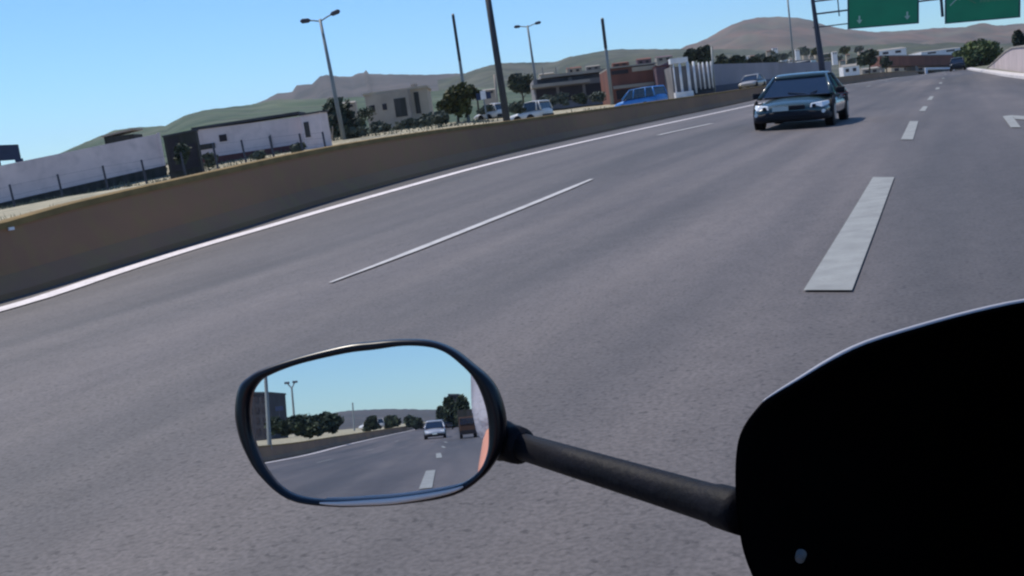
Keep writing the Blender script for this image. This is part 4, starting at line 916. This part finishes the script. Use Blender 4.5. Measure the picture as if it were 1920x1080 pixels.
def grow(j, k): r = j[3]; return (*j[:3], (r[0]+k, r[1]+k) if hasattr(r, '__len__') else r+k)
jj = [grow(J[i], .034 if i < 3 else .022) for i in (0, 1, 2, 3, 7, 8, 13, 14)]
jj.append((-.210, -.05, .90, .050)); JX = (-.216, .02, .866, .046); jj.append((.415, -.06, .955, .06)); jj.append(JX)
skin_mesh('jersey', jj, [(0, 1), (1, 2), (2, 3), (2, 4), (4, 5), (5, 8), (2, 6), (6, 7), (7, 9), (8, 10)], 'jersey', pr)
skin_mesh('trousers', [grow(J[i], .03 if i == 0 else .016) for i in (0, 19, 20, 21, 22, 24, 25, 26, 27)], [(0, 1), (1, 2), (2, 3), (3, 4), (0, 5), (5, 6), (6, 7), (7, 8)], 'jeans', pr)
skin_mesh('shoe', [grow(J[22], .012), grow(J[23], .012)], [(0, 1)], 'rubber', pr); skin_mesh('shoe', [grow(J[27], .012), grow(J[28], .012)], [(0, 1)], 'rubber', pr)
for sx, hx_ in ((1, -.235), (-1, .48)):      # fingers closed round the grips
    for i, (ln_, dx) in enumerate(((.9, -.03), (1, -.01), (.95, .01), (.8, .03))):
        c = Vector((hx_+dx, .255, .79)); fj = [(c.x, c.y-.01, c.z+.008, .0095), (c.x, c.y+.03*ln_, c.z+.008, .009), (c.x, c.y+.045*ln_, c.z-.018, .0085), (c.x, c.y+.02*ln_, c.z-.036, .0075)]
        skin_mesh('finger', fj, [(0, 1), (1, 2), (2, 3)], 'skin', body_o, lv=1)
    c = Vector((hx_+sx*.035, .235, .785)); skin_mesh('thumb', [(c.x, c.y-.01, c.z, .012), (c.x+sx*.012, c.y+.02, c.z-.02, .0105), (c.x+sx*.004, c.y+.045, c.z-.03, .009)], [(0, 1), (1, 2)], 'skin', body_o, lv=1)
for o in list(body_o.children): o.location = (0, 0, 0)
def ellipsoid(c, r, mt, name, parent, n=24, m_=14, zmin=-1):
    mb = MB(); rows = []
    for i in range(m_+1):
        th = math.pi*i/m_; z = max(zmin, math.cos(th)); s_ = math.sin(th)
        rows.append([Vector((c[0]+r[0]*s_*math.cos(2*math.pi*k/n), c[1]+r[1]*s_*math.sin(2*math.pi*k/n), c[2]+r[2]*z)) for k in range(n)])
    mb.loft(rows, cap=True); return mb.make(name, mt, parent, smooth=True, thing=pr)
ellipsoid((.08, -.25, 1.46), (.125, .15, .14), 'hair', 'helmet', pr, zmin=-.75)
ellipsoid((.08, -.12, 1.45), (.09, .03, .055), 'glass', 'visor', pr)

# ------------------------------------------------------------------ air
hz = MB(); x0, x1, y0, y1, za, zb2 = -3400, 3400, -3400, 3400, -3.4, 260
hz.hexa([Vector((x0, y0, za)), Vector((x1, y0, za)), Vector((x1, y1, za)), Vector((x0, y1, za))], [Vector((x0, y0, zb2)), Vector((x1, y0, zb2)), Vector((x1, y1, zb2)), Vector((x0, y1, zb2))])
ho = hz.make('haze', 'white'); ho.data.materials.clear(); hm = bpy.data.materials.new('haze'); hm.use_nodes = True; hn = hm.node_tree; hn.nodes.remove(hn.nodes['Principled BSDF'])
pv = hn.nodes.new('ShaderNodeVolumePrincipled'); pv.inputs['Color'].default_value = (.80, .88, 1, 1); pv.inputs['Density'].default_value = .00010; pv.inputs['Anisotropy'].default_value = .2
hn.links.new(pv.outputs[0], hn.nodes['Material Output'].inputs['Volume']); ho.data.materials.append(hm); tag(ho, kind='stuff')
